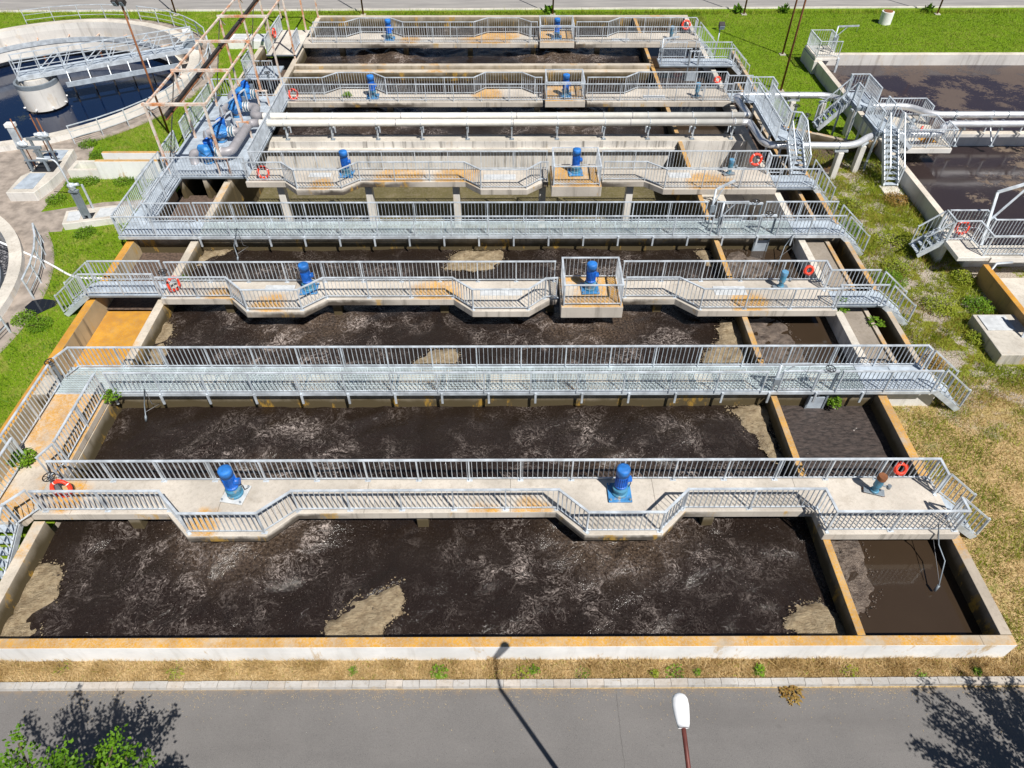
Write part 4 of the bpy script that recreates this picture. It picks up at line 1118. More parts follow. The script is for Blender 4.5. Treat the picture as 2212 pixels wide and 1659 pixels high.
pipe('shiny pipe looping back from the rear twin pipe to the right tank', [(12.72, 36.93, PZ), (13.05, 36.95, PZ), (12.85, 39.55, PZ), (18.2, 39.5, PZ), (19.6, 38.05, PZ), (22.2, 38.08, PZ), (23.1, 36.98, PZ), (60, 36.97, PZ)], mat='pipe_new', rad=.62,
     flanges=[((13.9, 39.53, PZ), (1, 0, 0)), ((16.5, 39.51, PZ), (1, 0, 0)), ((24.3, 36.97, PZ), (1, 0, 0)), ((27.2, 36.97, PZ), (1, 0, 0))])
pipe('shiny pipe bending forward from the front twin pipe under the stairs', [(12.48, 36.12, PZ), (12.9, 36.1, PZ), (13.05, 33.5, PZ), (17.6, 33.42, PZ), (19.0, 34.68, PZ), (22.7, 34.7, PZ), (23.2, 35.85, PZ), (60, 35.91, PZ)], mat='pipe_new', rad=.7,
     flanges=[((14.2, 33.48, PZ), (1, 0, 0)), ((16.8, 33.43, PZ), (1, 0, 0)), ((24.6, 35.9, PZ), (1, 0, 0)), ((27.6, 35.9, PZ), (1, 0, 0))])
def pipe_bracket(label, x, y=36.12, y2=36.93, z=PZ, base=.84, group='steel brackets carrying the twin pipes'):
    t = thing('pipe_bracket', label, 'bracket', (x, y, base), group)
    MB().box(x - .035, x + .035, y - .03, y + .03, base, z - .205).build('post', 'galv', t)
    MB().box(x - .05, x + .05, y - .22, y2 + .22, z - .27, z - .2).build('crossbeam', 'galv_dark', t)
    MB().bar((x, y2, base), (x, y2, z - .27), .06, .06).build('post', 'galv', t)
    MB().bar((x, y - .02, base + .1), (x, y2, z - .3), .05, .05).build('brace', 'galv', t)
    for yy in (y, y2):
        MB().tube([(x, yy + .195 * math.cos(a), z + .195 * math.sin(a)) for a in [math.pi * k / 12 for k in range(13)]], .02, 6).build('clamp', 'galv', t)
    MB().box(x - .12, x + .12, y - .1, y + .1, base, base + .03).build('base_plate', 'galv_dark', t)
    return t
nth = ['first', 'second', 'third', 'fourth', 'fifth', 'sixth', 'seventh', 'eighth', 'ninth', 'tenth', 'eleventh']
for k, x in enumerate((-12.1, -9.64, -7.17, -4.76, -2.29, 0.12, 2.59, 5.13, 7.54, 9.97, 12.1)):
    pipe_bracket('%s steel bracket from the left under the twin pipes' % nth[k], x)
for k, x in enumerate((24.4, 26.4, 28.4, 30.4)):
    pipe_bracket('%s steel pipe bracket from the left on the right tank wall' % nth[k], x, 35.91, 36.97, base=.5)
def pipe_pier(label, x, y, z=PZ - .19, ang=0.0):
    t = thing('pipe_support', label, 'support', (x, y, 0), 'grey concrete piers under the shiny pipes')
    MB().box(x - .14, x + .14, y - .17, y + .17, -.05, z - .12).build('pier', 'con_clean', t, bevel=.02)
    MB().bar((x - .34 * math.cos(ang), y - .34 * math.sin(ang), z - .06), (x + .34 * math.cos(ang), y + .34 * math.sin(ang), z - .06), .2, .1).build('saddle', 'galv', t)
pipe_pier('pier under the looping pipe on the lawn, left', 16.3, 39.5)
pipe_pier('pier under the looping pipe where it bends on the lawn', 18.0, 39.3, ang=.6)
pipe_pier('pier under the looping pipe beside the tank wall', 19.4, 38.35, ang=.7)
pipe_pier('pier under the forward pipe beside the weeds', 17.0, 33.42)
pipe_pier('pier under the forward pipe at its bend by the tank', 18.4, 34.1, ang=.7)

# ------------------------------------------------------------------ steel crossover stairs
def foot_platform(label, x0, x1, y0, y1, z, legs=True):
    t = thing('crossover_platform', label, 'platform', (x0, y0, 0))
    MB().box(x0, x1, y0, y1, z - .03, z).build('deck', 'plate', t)
    for a, b in (((x0, y0), (x1, y0)), ((x0, y1), (x1, y1)), ((x0, y0), (x0, y1)), ((x1, y0), (x1, y1))):
        MB().bar((a[0], a[1], z - .12), (b[0], b[1], z - .12), .06, .17).build('edge_beam', 'galv_dark', t)
    if legs:
        for xx in (x0 + .05, x1 - .05):
            for yy in (y0 + .05, y1 - .05):
                MB().box(xx - .045, xx + .045, yy - .045, yy + .045, 0, z - .21).build('leg', 'galv', t)
    return t
ct = foot_platform('raised steel crossover landing above the left shiny pipes', 13.4, 14.25, 34.2, 37.6, 2.2)
MB().box(13.4, 14.75, 33.2, 34.19, 2.17, 2.2).build('deck', 'plate', ct)
MB().box(13.0, 14.5, 37.61, 38.6, 2.17, 2.2).build('deck', 'plate', ct)
for xx, yy in ((14.7, 33.25), (13.05, 38.5), (14.45, 38.5)): MB().box(xx - .045, xx + .045, yy - .045, yy + .045, 0, 2.165).build('leg', 'galv', ct)
stair('steel crossover stair rising from the third bridge over the shiny pipe', (14.35, 33.2, 2.2), (14.35, 31.6, 1.16), .72, n=7)
railing('left railing of the crossover landing above the left shiny pipes', [(13.43, 33.25, 2.2), (13.43, 37.6, 2.2)])
railing('right railing of the crossover landing above the left shiny pipes', [(14.72, 33.25, 2.2), (14.72, 34.15, 2.2), (14.22, 34.25, 2.2), (14.22, 37.6, 2.2)])
railing('far railing of the crossover landing above the left shiny pipes', [(13.05, 37.65, 2.2), (13.05, 38.55, 2.2), (14.45, 38.55, 2.2), (14.45, 37.65, 2.2)])
for k, y in enumerate((35.2, 36.3, 37.2)):
    handwheel('%s black handwheel beside the left crossover landing' % nth[k], 15.0 + .25 * (2 - k), y, 0.8, 2.6)
foot_platform('raised steel crossover landing beside the right hand tank', 18.95, 19.95, 34.2, 36.2, 2.15)
foot_platform('higher steel crossover landing behind the one beside the tank', 18.45, 19.45, 36.22, 38.1, 2.55)
stair('steel crossover stair from the weeds up beside the tank wall', (19.6, 34.2, 2.15), (19.62, 32.3, 0.12), .72, n=10)
stair('steel crossover stair descending to the lawn behind the looping pipe', (18.45, 37.4, 2.5), (17.1, 37.4, 0.9), .8, n=7)
solo(MB().box(19.1, 20.1, 31.5, 32.45, -.1, .12), 'stair_pad', 'con_clean', 'concrete pad at the foot of the right crossover stair', 'pad', bevel=.02)
railing('left railing of the crossover landing beside the right tank', [(19.0, 34.25, 2.15), (19.0, 36.15, 2.15)])
railing('right railing of the crossover landing beside the right tank', [(19.92, 35.3, 2.15), (19.92, 36.15, 2.15)])
railing('left railing of the higher crossover landing', [(18.48, 36.25, 2.55), (18.48, 36.9, 2.55)])
railing('far and right railing of the higher crossover landing', [(18.48, 37.95, 2.55), (18.48, 38.05, 2.55), (19.42, 38.05, 2.55), (19.42, 36.25, 2.55)])
stair('steel crossover stair down onto the right tank platform', (19.97, 34.75, 2.13), (21.1, 34.75, 1.15), .8)

# ------------------------------------------------------------------ right hand tank
wall('left wall of the right hand tank beside the weedy strip', 20.28, 20.60, 25.5, 48.6, -1.5, 0.80, 'con_tank')
wall('rear wall of the right hand tank along the far lawn', 20.605, 95, 48.22, 48.6, -1.5, 0.80, 'con_tank')
wall('dividing wall of the right hand tank below the shiny pipes', 20.605, 95, 36.72, 37.10, -1.5, 0.80, 'con_tank')
wall('front wall of the right hand tank below the railed walkway', 20.605, 95, 25.52, 25.92, -1.5, 0.80, 'con_tank')
t = thing('tank_platform', 'concrete corner platform on the far left of the right tank', 'platform', (20.2, 47.2, 0))
MB().box(20.1, 21.7, 47.1, 49.4, .82, 1.0).build('deck', 'con_clean', t, bevel=.02)
MB().box(20.05, 20.27, 47.0, 49.4, -.1, .815).build('support', 'con_tank', t)
railing('box railing on the corner platform of the right tank', [(21.6, 47.2, 1.0), (20.2, 47.2, 1.0), (20.2, 49.3, 1.0), (21.6, 49.3, 1.0), (21.6, 48.1, 1.0)])
solo(MB().box(21.55, 21.68, 47.0, 47.12, -.6, 1.0), 'level_gauge', 'galv', 'thin steel level gauge post in the corner of the right tank', 'gauge')
t = thing('tank_platform', 'concrete valve platform over the right tank dividing wall', 'platform', (20.7, 34.7, .85))
MB().box(20.61, 23.35, 34.4, 38.4, .85, 1.12).build('deck', 'con_clean', t, bevel=.02)
MB().box(22.0, 22.8, 35.1, 36.4, 1.122, 1.135).build('lichen_patch', 'con_floor_orange', t)
railing('front railing of the valve platform over the right tank', [(20.7, 34.5, 1.12), (23.25, 34.5, 1.12), (23.25, 35.5, 1.12)])
railing('rear railing of the valve platform over the right tank', [(20.7, 38.3, 1.12), (23.2, 38.3, 1.12), (23.2, 37.3, 1.12)])
railing('inner railing among the valves of the right tank platform', [(22.0, 36.2, 1.12), (22.9, 36.2, 1.12), (22.9, 35.3, 1.12)])
t = thing('valve', 'grey gate valve on the right tank platform', 'valve', (21.6, 36.0, 1.12))
MB().box(21.4, 21.8, 35.8, 36.2, 1.12, 1.7).build('valve_body', 'galv', t, bevel=.03)
MB().lathe((21.6, 36.0, 1.7), [(0, 0), (.12, 0), (.12, .3), (0, .3)], 12).build('actuator', 'galv_dark', t)

# platform and walkway at the tank's near end
t = thing('tank_platform', 'concrete stair platform at the near left corner of the right tank', 'platform', (19.2, 25.8, 0))
MB().box(19.2, 20.6, 24.6, 26.75, .95, 1.15).build('deck', 'con_clean', t, bevel=.02)
MB().box(19.2, 19.42, 25.8, 26.7, -.1, .948).build('support', 'con_clean', t)
stair('small steel stair up to the near corner of the right tank', (19.2, 26.3, 1.1), (18.3, 26.3, .3), .85)
railing('railing of the stair platform at the near corner of right tank', [(19.25, 26.7, 1.15), (19.25, 25.85, 1.15), (20.3, 25.85, 1.15), (20.3, 24.7, 1.15), (34, 24.7, 1.15)])
railing('rear railing along the near end walkway of the right tank', [(19.4, 26.72, 1.15), (21.0, 26.72, 1.15), (21.0, 25.95, 1.15), (34, 25.95, 1.15)])
solo(MB().box(20.605, 40, 24.55, 25.515, .9, 1.15), 'walkway_slab', 'con_clean', 'concrete walkway slab at the near end of the right tank', 'walkway', bevel=.02)
t = thing('davit_arm', 'large grey davit frame over the near end of the right tank', 'davit', (20.6, 25.6, 1.15))
MB().bar((20.6, 25.5, 1.15), (20.9, 26.6, 3.1), .1, .1).build('post', 'galv', t)
MB().bar((20.9, 26.6, 3.1), (22.6, 26.9, 3.5), .1, .1).build('arm', 'galv', t)
MB().bar((20.72, 26.0, 2.0), (22.4, 26.85, 3.4), .07, .07).build('brace', 'galv', t)
MB().tube([(21.4, 24.3, 1.1), (20.75, 24.3, 1.05), (20.6, 24.2, .8), (20.55, 23.6, -.05)], .05, 8).build('drain_pipe', 'galv', t)
wall('orange topped wall of the empty white channel at the right edge', 20.38, 20.62, 19.6, 24.54, -.5, .84, 'con_orange')
sst('channel_floor', MB().box(20.625, 40, 18.5, 24.54, -.3, .10), 'con_clean')
t = thing('chamber', 'low concrete chamber with a pale hatch at the right edge', 'chamber', (18.7, 19.2, 0))
MB().box(18.7, 21.6, 19.2, 21.6, -.1, .5).build('chamber_body', 'con', t, bevel=.03)
MB().box(18.85, 19.95, 20.6, 21.5, .502, .54).build('hatch', 'hatch', t, bevel=.01)
t = thing('gate_lift', 'grey steel gate lift standing on the low chamber', 'gate', (20.1, 20.0, .5))
MB().bar((20.0, 20.2, .5), (20.25, 20.7, 1.7), .07, .07).build('leg', 'galv', t)
MB().bar((20.6, 19.6, .5), (20.5, 20.3, 1.6), .07, .07).build('leg', 'galv', t)
MB().box(20.1, 20.75, 20.2, 20.7, 1.0, 1.5).build('gearbox', 'galv_dark', t, bevel=.03)

# low sludge trough between the basins and the right tank
M_T = 'con_right'
wall_poly('slanting stained trough wall under the shiny pipes', [(15.26, 37.9), (15.5, 38.05), (18.6, 36.3), (20.2, 36.3), (20.2, 36.05), (18.5, 36.05)], -.3, .72, M_T)
solo(MB().prism([(15.26, 33.9), (15.26, 37.85), (18.5, 36.04), (18.4, 35.2), (17.2, 34.0)], -.2, .02), 'sludge_bed', 'channel_sludge', 'dark sludge bed inside the slanting trough', 'sludge')

# ------------------------------------------------------------------ round clarifier, far left
def ring_wall(name, label, c, r0, r1, z0, z1, mat, n=96, cat='tank'):
    m = MB(); m.lathe((c[0], c[1], 0), [(r0, z0), (r0, z1), (r1, z1), (r1, z0)][::-1], n, False)
    return solo(m, name, mat, label, cat)
ca = CLA
t = thing('clarifier_tank', 'large round white clarifier tank at the far left', 'tank', (ca[0], ca[1], 0))
MB().lathe((ca[0], ca[1], 0), [(10.42, -.3), (10.42, .32), (9.75, .32), (9.75, -.1)], 96, False).build('rim', 'con_clean', t)
MB().lathe((ca[0], ca[1], 0), [(9.75, -.1), (9.75, -2.6)], 96, False).build('tank_wall', 'con_tank', t)
MB().lathe((ca[0], ca[1], 0), [(9.74, -1.25), (9.0, -1.25), (9.0, -.55), (8.94, -.55), (8.94, -1.4), (9.74, -1.4)], 96, False).build('launder', 'con_clean', t)
MB().lathe((ca[0], ca[1], 0), [(8.93, -.75), (8.93, -.42), (8.9, -.42), (8.9, -.75)], 96, False).build('weir_plate', 'galv', t)
for k in range(28):
    a = 2 * math.pi * k / 28
    MB().bar((ca[0] + 8.95 * math.cos(a), ca[1] + 8.95 * math.sin(a), -.5), (ca[0] + 9.76 * math.cos(a), ca[1] + 9.76 * math.sin(a), -.5), .06, .06).build('strut', 'rust_white', t)
    if k % 2: MB().bar((ca[0] + 8.88 * math.cos(a), ca[1] + 8.88 * math.sin(a), -1.45), (ca[0] + 8.88 * math.cos(a), ca[1] + 8.88 * math.sin(a), -2.3), .12, .06).build('rust_bracket', 'rust', t)
prop(MB().lathe((ca[0], ca[1], 0), [(9.7, -1.85), (0.001, -1.85)], 72, True).build('water', 'blue_water'), kind='structure')
t = thing('clarifier_drum', 'white weathered centre drum of the far left clarifier', 'drum', (ca[0], ca[1], -2.3))
MB().lathe((ca[0], ca[1], 0), [(1.22, -1.66), (1.30, -1.65), (1.30, -.05), (1.18, -.05), (1.18, -1.0)], 64, False).build('drum_shell', 'con_clean', t)
MB().lathe((ca[0], ca[1], 0), [(1.31, -.26), (1.31, .0), (1.16, .0), (1.16, -.26)], 40, False).build('rim_band', 'galv_dark', t)
MB().lathe((ca[0], ca[1], 0), [(.8, -2.0), (.8, .16), (0.001, .16)], 32, False).build('centre_column', 'con_clean', t)
for k in range(8):
    a = 2 * math.pi * k / 8; MB().cyl((ca[0] + 1.28 * math.cos(a), ca[1] + 1.28 * math.sin(a), -1.5), (ca[0] + 1.42 * math.cos(a), ca[1] + 1.42 * math.sin(a), -1.5), .06, 8).build('outlet', 'white', t)
# rotating bridge
ang = math.atan2(50.95 - ca[1], -22.3 - ca[0])
dv = Vector((math.cos(ang), math.sin(ang), 0)); sv = Vector((-dv.y, dv.x, 0)); c0 = Vector((ca[0], ca[1], 0))
t = thing('scraper_bridge', 'grey steel truss bridge from the drum to the rim of clarifier', 'bridge', (ca[0], ca[1], .3))
def tp(u, v, z): return c0 + dv * u + sv * v + Vector((0, 0, z))
MB().bar(tp(-.8, 0, .42), tp(10.3, 0, .42), 1.0, .05).build('deck', 'plate', t)
for e in (-1, 1):
    MB().bar(tp(-.9, e * .52, .33), tp(10.4, e * .52, .33), .08, .26).build('beam', 'galv', t)
    MB().bar(tp(-.9, e * .55, 1.5), tp(10.4, e * .55, 1.5), .06, .06).build('top_rail', 'galv', t)
    MB().bar(tp(-.9, e * .55, .98), tp(10.4, e * .55, .98), .04, .04).build('middle_rail', 'galv', t)
    for k in range(9):
        u = -.85 + k * 1.4
        MB().bar(tp(u, e * .55, .4), tp(u, e * .55, 1.5), .05, .05).build('post', 'galv', t)
        if k < 8: MB().bar(tp(u, e * .55, .45), tp(u + 1.4, e * .55, 1.45) if k % 2 else tp(u + .7, e * .55, 1.45), .045, .045).build('diagonal', 'galv', t)
MB().bar(tp(1.7, -.95, -.35), tp(8.8, -.95, -.35), .1, .3).build('scum_board', 'plate', t)
for k in range(6):
    u = 2.0 + k * 1.25
    MB().bar(tp(u, -.55, .3), tp(u, -.95, -.3), .05, .05).build('hanger', 'galv', t)
    MB().bar(tp(u, -.2, .2), tp(u, -.2, -2.4), .07, .07).build('scraper_rod', 'dark_steel', t)
MB().box(*(lambda p: (p.x - .5, p.x + .5, p.y - .5, p.y + .5, .33, .75))(tp(10.2, 0, 0))).build('drive_carriage', 'galv_dark', t, bevel=.03)
p = tp(10.0, .56, 1.4); MB().bar(tp(9.8, .56, 1.3), tp(10.35, .56, 1.3), .02, .35).build('sign_plate', 'white', t)
def arc_rail(label, c, r, a0, a1, z=0.0, n=None):
    n = n or max(3, round(abs(a1 - a0) * r / 1.7))
    pts = [(c[0] + r * math.cos(a0 + (a1 - a0) * k / n), c[1] + r * math.sin(a0 + (a1 - a0) * k / n), z) for k in range(n + 1)]
    return railing(label, pts, post=5, infill=False, h=1.05)
arc_rail('curved three bar railing behind the far left clarifier', ca, 11.35, R(118), R(80))
arc_rail('curved three bar railing at the far right of the clarifier', ca, 11.35, R(75), R(34))
arc_rail('curved three bar railing on the right of the clarifier', ca, 11.2, R(26), R(-10))
arc_rail('curved three bar railing at the near right of the clarifier', ca, 11.2, R(-14), R(-54))
# second clarifier, left edge
cb = CLB
t = thing('clarifier_tank', 'round clarifier with foaming weir at the left edge', 'tank', (cb[0], cb[1], 0))
MB().lathe((cb[0], cb[1], 0), [(9.5, -.3), (9.5, .32), (8.98, .32), (8.98, -1.6)], 96, False).build('rim', 'con_clean', t)
MB().lathe((cb[0], cb[1], 0), [(8.3, -1.6), (8.3, -.45), (8.22, -.45), (8.22, -1.0)], 96, False).build('weir_plate', 'galv_dark', t)
def weirw():
    n = NT('weir_water')
    f = n.noise(vec=n.scalev((3, 3, 1)), scale=2.5, detail=6, rough=.75)
    return n.out(n.mix(n.ramp(f, .45, .68), (.012, .013, .02), (.45, .45, .48)), .25, normal=n.bump(f, .6, .1))
M['weir_water'] = weirw()
prop(MB().lathe((cb[0], cb[1], 0), [(8.97, -.75), (8.29, -.75)], 72, True).build('water', 'weir_water'), kind='structure')
prop(MB().lathe((cb[0], cb[1], 0), [(8.22, -.5), (.001, -.5)], 72, True).build('water', 'blue_water'), kind='structure')
arc_rail('curved three bar railing leaning beside the left edge clarifier', cb, 10.35, R(33), R(8), n=4)
arc_rail('curved three bar railing nearest at the left edge clarifier', cb, 10.35, R(-4), R(-32), n=4)

# ------------------------------------------------------------------ gantry over the pump platform
t = thing('gantry_frame', 'rusty white steel gantry over the pump platform', 'gantry', (-16.9, 31.7, 1.16))
GY = [31.75 + 3.95 * k for k in range(7)]
GZ = 4.65
for k, y in enumerate(GY):
    z0 = 1.16 if k < 3 else .8
    MB().bar((-16.9, y, z0), (-16.9, y, GZ), .1, .1).build('column', 'rust_white', t)
    if k < 3:
        MB().bar((-14.15, y, 2.06), (-14.15, y, GZ), .1, .1).build('column', 'rust_white', t)
        for e in (-1, 1):
            MB().bar((-14.15 + e * .28, y - .02, 1.16), (-14.15 + e * .28, y - .02, 2.0), .08, .08).build('trestle_leg', 'rust_white', t)
        MB().bar((-14.5, y, 2.03), (-13.8, y, 2.03), .1, .06).build('trestle_beam', 'rust_white', t)
    else:
        MB().bar((-14.15, y, .82), (-14.15, y, GZ), .1, .1).build('column', 'rust_white', t)
    MB().bar((-17.0, y, GZ + .06), (-14.05, y, GZ + .06), .12, .12).build('crossbeam', 'rust_white', t)
    if k < 6:
        if k % 2 == 0: MB().bar((-16.9, y, 1.3), (-16.9, GY[k + 1], GZ - .1), .04, .04).build('brace_rod', 'dark_steel', t)
for x in (-16.9, -14.15):
    MB().bar((x, GY[0], GZ - .02), (x, GY[-1], GZ - .02), .09, .08).build('side_beam', 'rust_white', t)
for k in range(6):
    MB().bar((-16.9, GY[k] , GZ - .1), (-16.9, GY[k] + .6, GZ - .6), .05, .05).build('knee_brace', 'rust_white', t)
t = thing('monorail_beam', 'dark steel monorail beam hung under the rusty gantry', 'beam', (-15.85, 31.3, 4.3))
MB().box(-15.91, -15.79, 31.2, 56, 4.2, 4.24).build('lower_flange', 'rust', t)
MB().box(-15.862, -15.838, 31.2, 56, 4.24, 4.40).build('web', 'dark_steel', t)
MB().box(-15.91, -15.79, 31.2, 56, 4.40, 4.44).build('upper_flange', 'dark_steel', t)

# pumps and grey pipes on the platform
def lump(c, r, seed, sq=(1, 1, 1), n=14, m=10):
    r_ = random.Random(seed); vs = []; ph = [r_.uniform(0, 6.28) for _ in range(4)]
    for j in range(m + 1):
        t_ = math.pi * j / m
        for i in range(n):
            a = 2 * math.pi * i / n
            k = 1 + .12 * math.sin(3 * a + ph[0]) * math.sin(t_) + .1 * math.sin(5 * t_ + ph[1]) + r_.uniform(-.04, .04)
            vs.append((c[0] + r * sq[0] * k * math.sin(t_) * math.cos(a), c[1] + r * sq[1] * k * math.sin(t_) * math.sin(a), c[2] + r * sq[2] * k * math.cos(t_)))
    fs = [(j * n + i, (j + 1) * n + i, (j + 1) * n + (i + 1) % n, j * n + (i + 1) % n) for j in range(m) for i in range(n)]
    return MB().add(vs, fs, False)
M['tarp'] = plain('blue_cover', (0.03, 0.19, 0.50), .5, .35, 3.0, .4)
for k, (y, nm) in enumerate(((33.0, 'nearest'), (35.3, 'second'), (38.3, 'third'), (40.0, 'farthest'))):
    t = thing('blue_pump', '%s blue covered pump on the large grey platform' % nm, 'pump', (-15.3, y, 1.16), 'blue pumps on the platform')
    lump((-15.35, y, 1.72), .40, k, (1.15, .9, .95)).build('cover', 'tarp', t)
    lump((-15.2, y + .25, 2.1), .24, k + 9, (1.0, .9, 1.1)).build('motor_cover', 'blue', t)
    MB().cyl((-15.35, y, 1.17), (-15.35, y, 1.45), .18, 12).build('pump_foot', 'galv_dark', t)
    MB().lathe((-15.35, y, 0), [(.26, 1.18), (.26, 1.24), (0, 1.24)], 14, False).build('base_plate', 'blue_worn', t)
    for j in range(5):
        MB().cyl((-14.86 + .07 * j, y, 1.7), (-14.83 + .07 * j, y, 1.7), .27 - .02 * (j % 2), 14).build('flange', 'teal' if j % 2 else 'white', t)
    MB().box(-14.97, -14.77, y + .3, y + .36, 1.5, 2.15).build('control_box', 'galv_dark', t, bevel=.02)
    MB().tube([(-15.5, y - .32, 1.9), (-15.2, y - .4, 1.7), (-14.9, y - .3, 1.9), (-14.5, y - .2, 1.5), (-14.4, y - .5, 1.2)], .012, 5).build('cable', 'black', t)
pipe('grey suction elbow and pipe of the nearest pump', [(-16.05, 32.9, 1.16), (-16.05, 32.95, 1.7), (-15.6, 33.0, 1.7)], .2, 'pipe_grey', .4)
pipe('grey discharge pipe sweeping from nearest pump to the front twin pipe', [(-14.8, 33.0, 1.7), (-14.1, 33.05, 1.72), (-13.95, 36.1, PZ), (-13.4, 36.12, PZ)], .22, 'pipe_grey', .7)
pipe('grey suction elbow of the second pump', [(-16.05, 35.2, 1.16), (-16.05, 35.25, 1.7), (-15.6, 35.3, 1.7)], .2, 'pipe_grey', .4)
pipe('grey stub pipe from the second pump', [(-14.8, 35.3, 1.7), (-14.0, 35.35, 1.72)], .18, 'pipe_grey', .4)
pipe('grey suction elbow of the third pump', [(-16.05, 38.2, 1.16), (-16.05, 38.25, 1.7), (-15.6, 38.3, 1.7)], .22, 'pipe_grey', .4)
pipe('grey discharge pipe from third pump to the rear twin pipe', [(-14.8, 38.3, 1.7), (-14.1, 38.25, 1.72), (-13.95, 36.95, PZ), (-13.4, 36.93, PZ)], .22, 'pipe_grey', .6)
pipe('grey suction elbow of the farthest pump', [(-16.05, 39.9, 1.16), (-16.05, 39.95, 1.7), (-15.6, 40.0, 1.7)], .22, 'pipe_grey', .4)
for k, y in enumerate((34.2, 37.0)):
    t = thing('inner_rail', ['nearer', 'farther'][k] + ' single bar rail between the blue pumps', 'railing', (-15.2, y, 1.16))
    MB().bar((-15.6, y, 2.3), (-14.9, y + 2.2, 2.3), .07, .06).build('top_rail', 'galv', t)
    for u in (0, 1): MB().bar((-15.6 + .7 * u, y + 2.2 * u, 1.16), (-15.6 + .7 * u, y + 2.2 * u, 2.28), .05, .05).build('post', 'galv', t)

# ------------------------------------------------------------------ gate chambers at left
t = thing('chamber', 'long low white chamber with blue grey covers and gate lifts', 'chamber', (-24.5, 33.0, 0))
poly = [(-25.2, 31.2), (-23.8, 31.24), (-23.55, 32.3), (-23.45, 33.5), (-23.8, 35.8), (-25.3, 35.83), (-24.97, 33.25), (-25.25, 32.86)]
MB().prism(poly, -.1, .5).build('chamber_body', 'con_clean', t, bevel=.03)
MB().prism([(-25.0, 31.55), (-24.0, 31.55), (-24.05, 33.1), (-24.88, 33.1)], .502, .52).build('cover_plate', 'plate', t)
MB().prism([(-25.05, 35.65), (-24.0, 35.6), (-23.9, 34.5), (-24.95, 34.5)], .502, .52).build('cover_plate', 'plate', t)
MB().prism([(-24.85, 33.25), (-23.75, 33.25), (-23.8, 34.4), (-24.9, 34.4)], .502, .51).build('pit_dark_sheet', 'black', t)  # flat black sheet on the solid top, painting the darkness of a pit
t = thing('gate_lift', 'double gate lifting frame with tall spindles on the white chamber', 'gate', (-24.4, 33.8, .5))
for x in (-24.85, -24.0):
    for y in (33.35, 34.3): MB().bar((x, y, .5), (x, y, 1.75), .11, .1).build('column', 'galv_dark', t)
for y in (33.35, 34.3):
    MB().bar((-25.0, y, 1.8), (-23.8, y, 1.8), .13, .13).build('crossbeam', 'galv_dark', t)
    MB().bar((-25.0, y, 1.1), (-23.8, y, 1.1), .07, .07).build('crossbeam', 'galv_dark', t)
for j, (x, y) in enumerate(((-24.6, 33.35), (-24.2, 34.3), (-23.95, 34.3))):
    MB().cyl((x, y, .7), (x, y, 3.3 - .2 * j), .03, 8).build('spindle', 'rust', t)
    lump((x, y, 2.0), .17, 40 + j, (1.2, .9, 1)).build('actuator', 'galv', t)
    MB().lathe((x - .22, y, 2.0), [(0, -.1), (.09, -.1), (.09, .1), (0, .1)], 10).build('motor', 'galv', t)
MB().box(-25.15, -24.8, 33.5, 33.8, 1.7, 2.75).build('control_cabinet', 'galv', t, bevel=.02)
MB().box(-25.2, -24.75, 33.48, 33.82, 2.75, 2.95).build('cabinet_roof', 'white', t, bevel=.02)
t = thing('chamber', 'small pale chamber with grey covers and single gate lift', 'chamber', (-20.4, 29.2, 0))
MB().prism([(-21.6, 29.75), (-21.3, 28.6), (-20.35, 28.8), (-18.3, 29.35), (-18.5, 30.3), (-19.55, 30.25)], -.1, .35).build('chamber_body', 'con_clean', t, bevel=.03)
MB().prism([(-21.4, 29.62), (-21.15, 28.8), (-20.6, 28.92), (-20.75, 29.75)], .352, .37).build('cover_plate', 'hatch', t)
MB().prism([(-19.95, 29.1), (-18.7, 29.42), (-18.8, 30.1), (-20.0, 29.95)], .352, .37).build('cover_plate', 'hatch', t)
MB().prism([(-20.45, 29.0), (-20.05, 29.08), (-20.1, 29.6), (-20.5, 29.5)], .352, .36).build('pit_dark_sheet', 'black', t)  # black sheet again, pit darkness given as colour without a real hole
t = thing('gate_lift', 'single gate lifting frame with actuator beside the side walkway', 'gate', (-20.3, 29.1, .35))
for x in (-20.42, -20.14): MB().bar((x, 29.1, .35), (x, 29.1, 1.75), .09, .11).build('column', 'galv_dark', t)
MB().box(-20.5, -20.08, 29.0, 29.2, 1.755, 1.84).build('crossbeam', 'galv_dark', t)
lump((-20.3, 29.1, 2.02), .17, 77, (1, .9, 1.1)).build('actuator', 'galv', t)
MB().cyl((-20.3, 29.1, 2.07), (-19.95, 29.15, 2.12), .07, 10).build('motor', 'galv', t)
MB().box(-20.37, -20.19, 29.08, 29.12, .5, 1.7).build('gate_leaf', 'galv_dark', t)
MB().bar((-20.35, 29.95, .3), (-20.35, 29.95, 1.65), .07, .07).build('post', 'galv', t)
wall('front one of the white double walls with orange tops by the lawn', -21.5, -17.45, 33.4, 33.64, -.1, 1.0, 'con_white')
wall('rear one of the white double walls with orange tops by the lawn', -21.5, -17.45, 34.32, 34.54, -.1, 1.0, 'con_white')
t = thing('trough', 'small white concrete trough beside the orange topped double walls', 'trough', (-23.0, 33.5, 0))
for a_ in ((-23.1, -21.51, 33.42, 33.62), (-23.1, -21.51, 34.32, 34.5), (-23.1, -22.9, 33.63, 34.31)):
    MB().box(a_[0], a_[1], a_[2], a_[3], -.1, .5).build('side', 'con_clean', t)

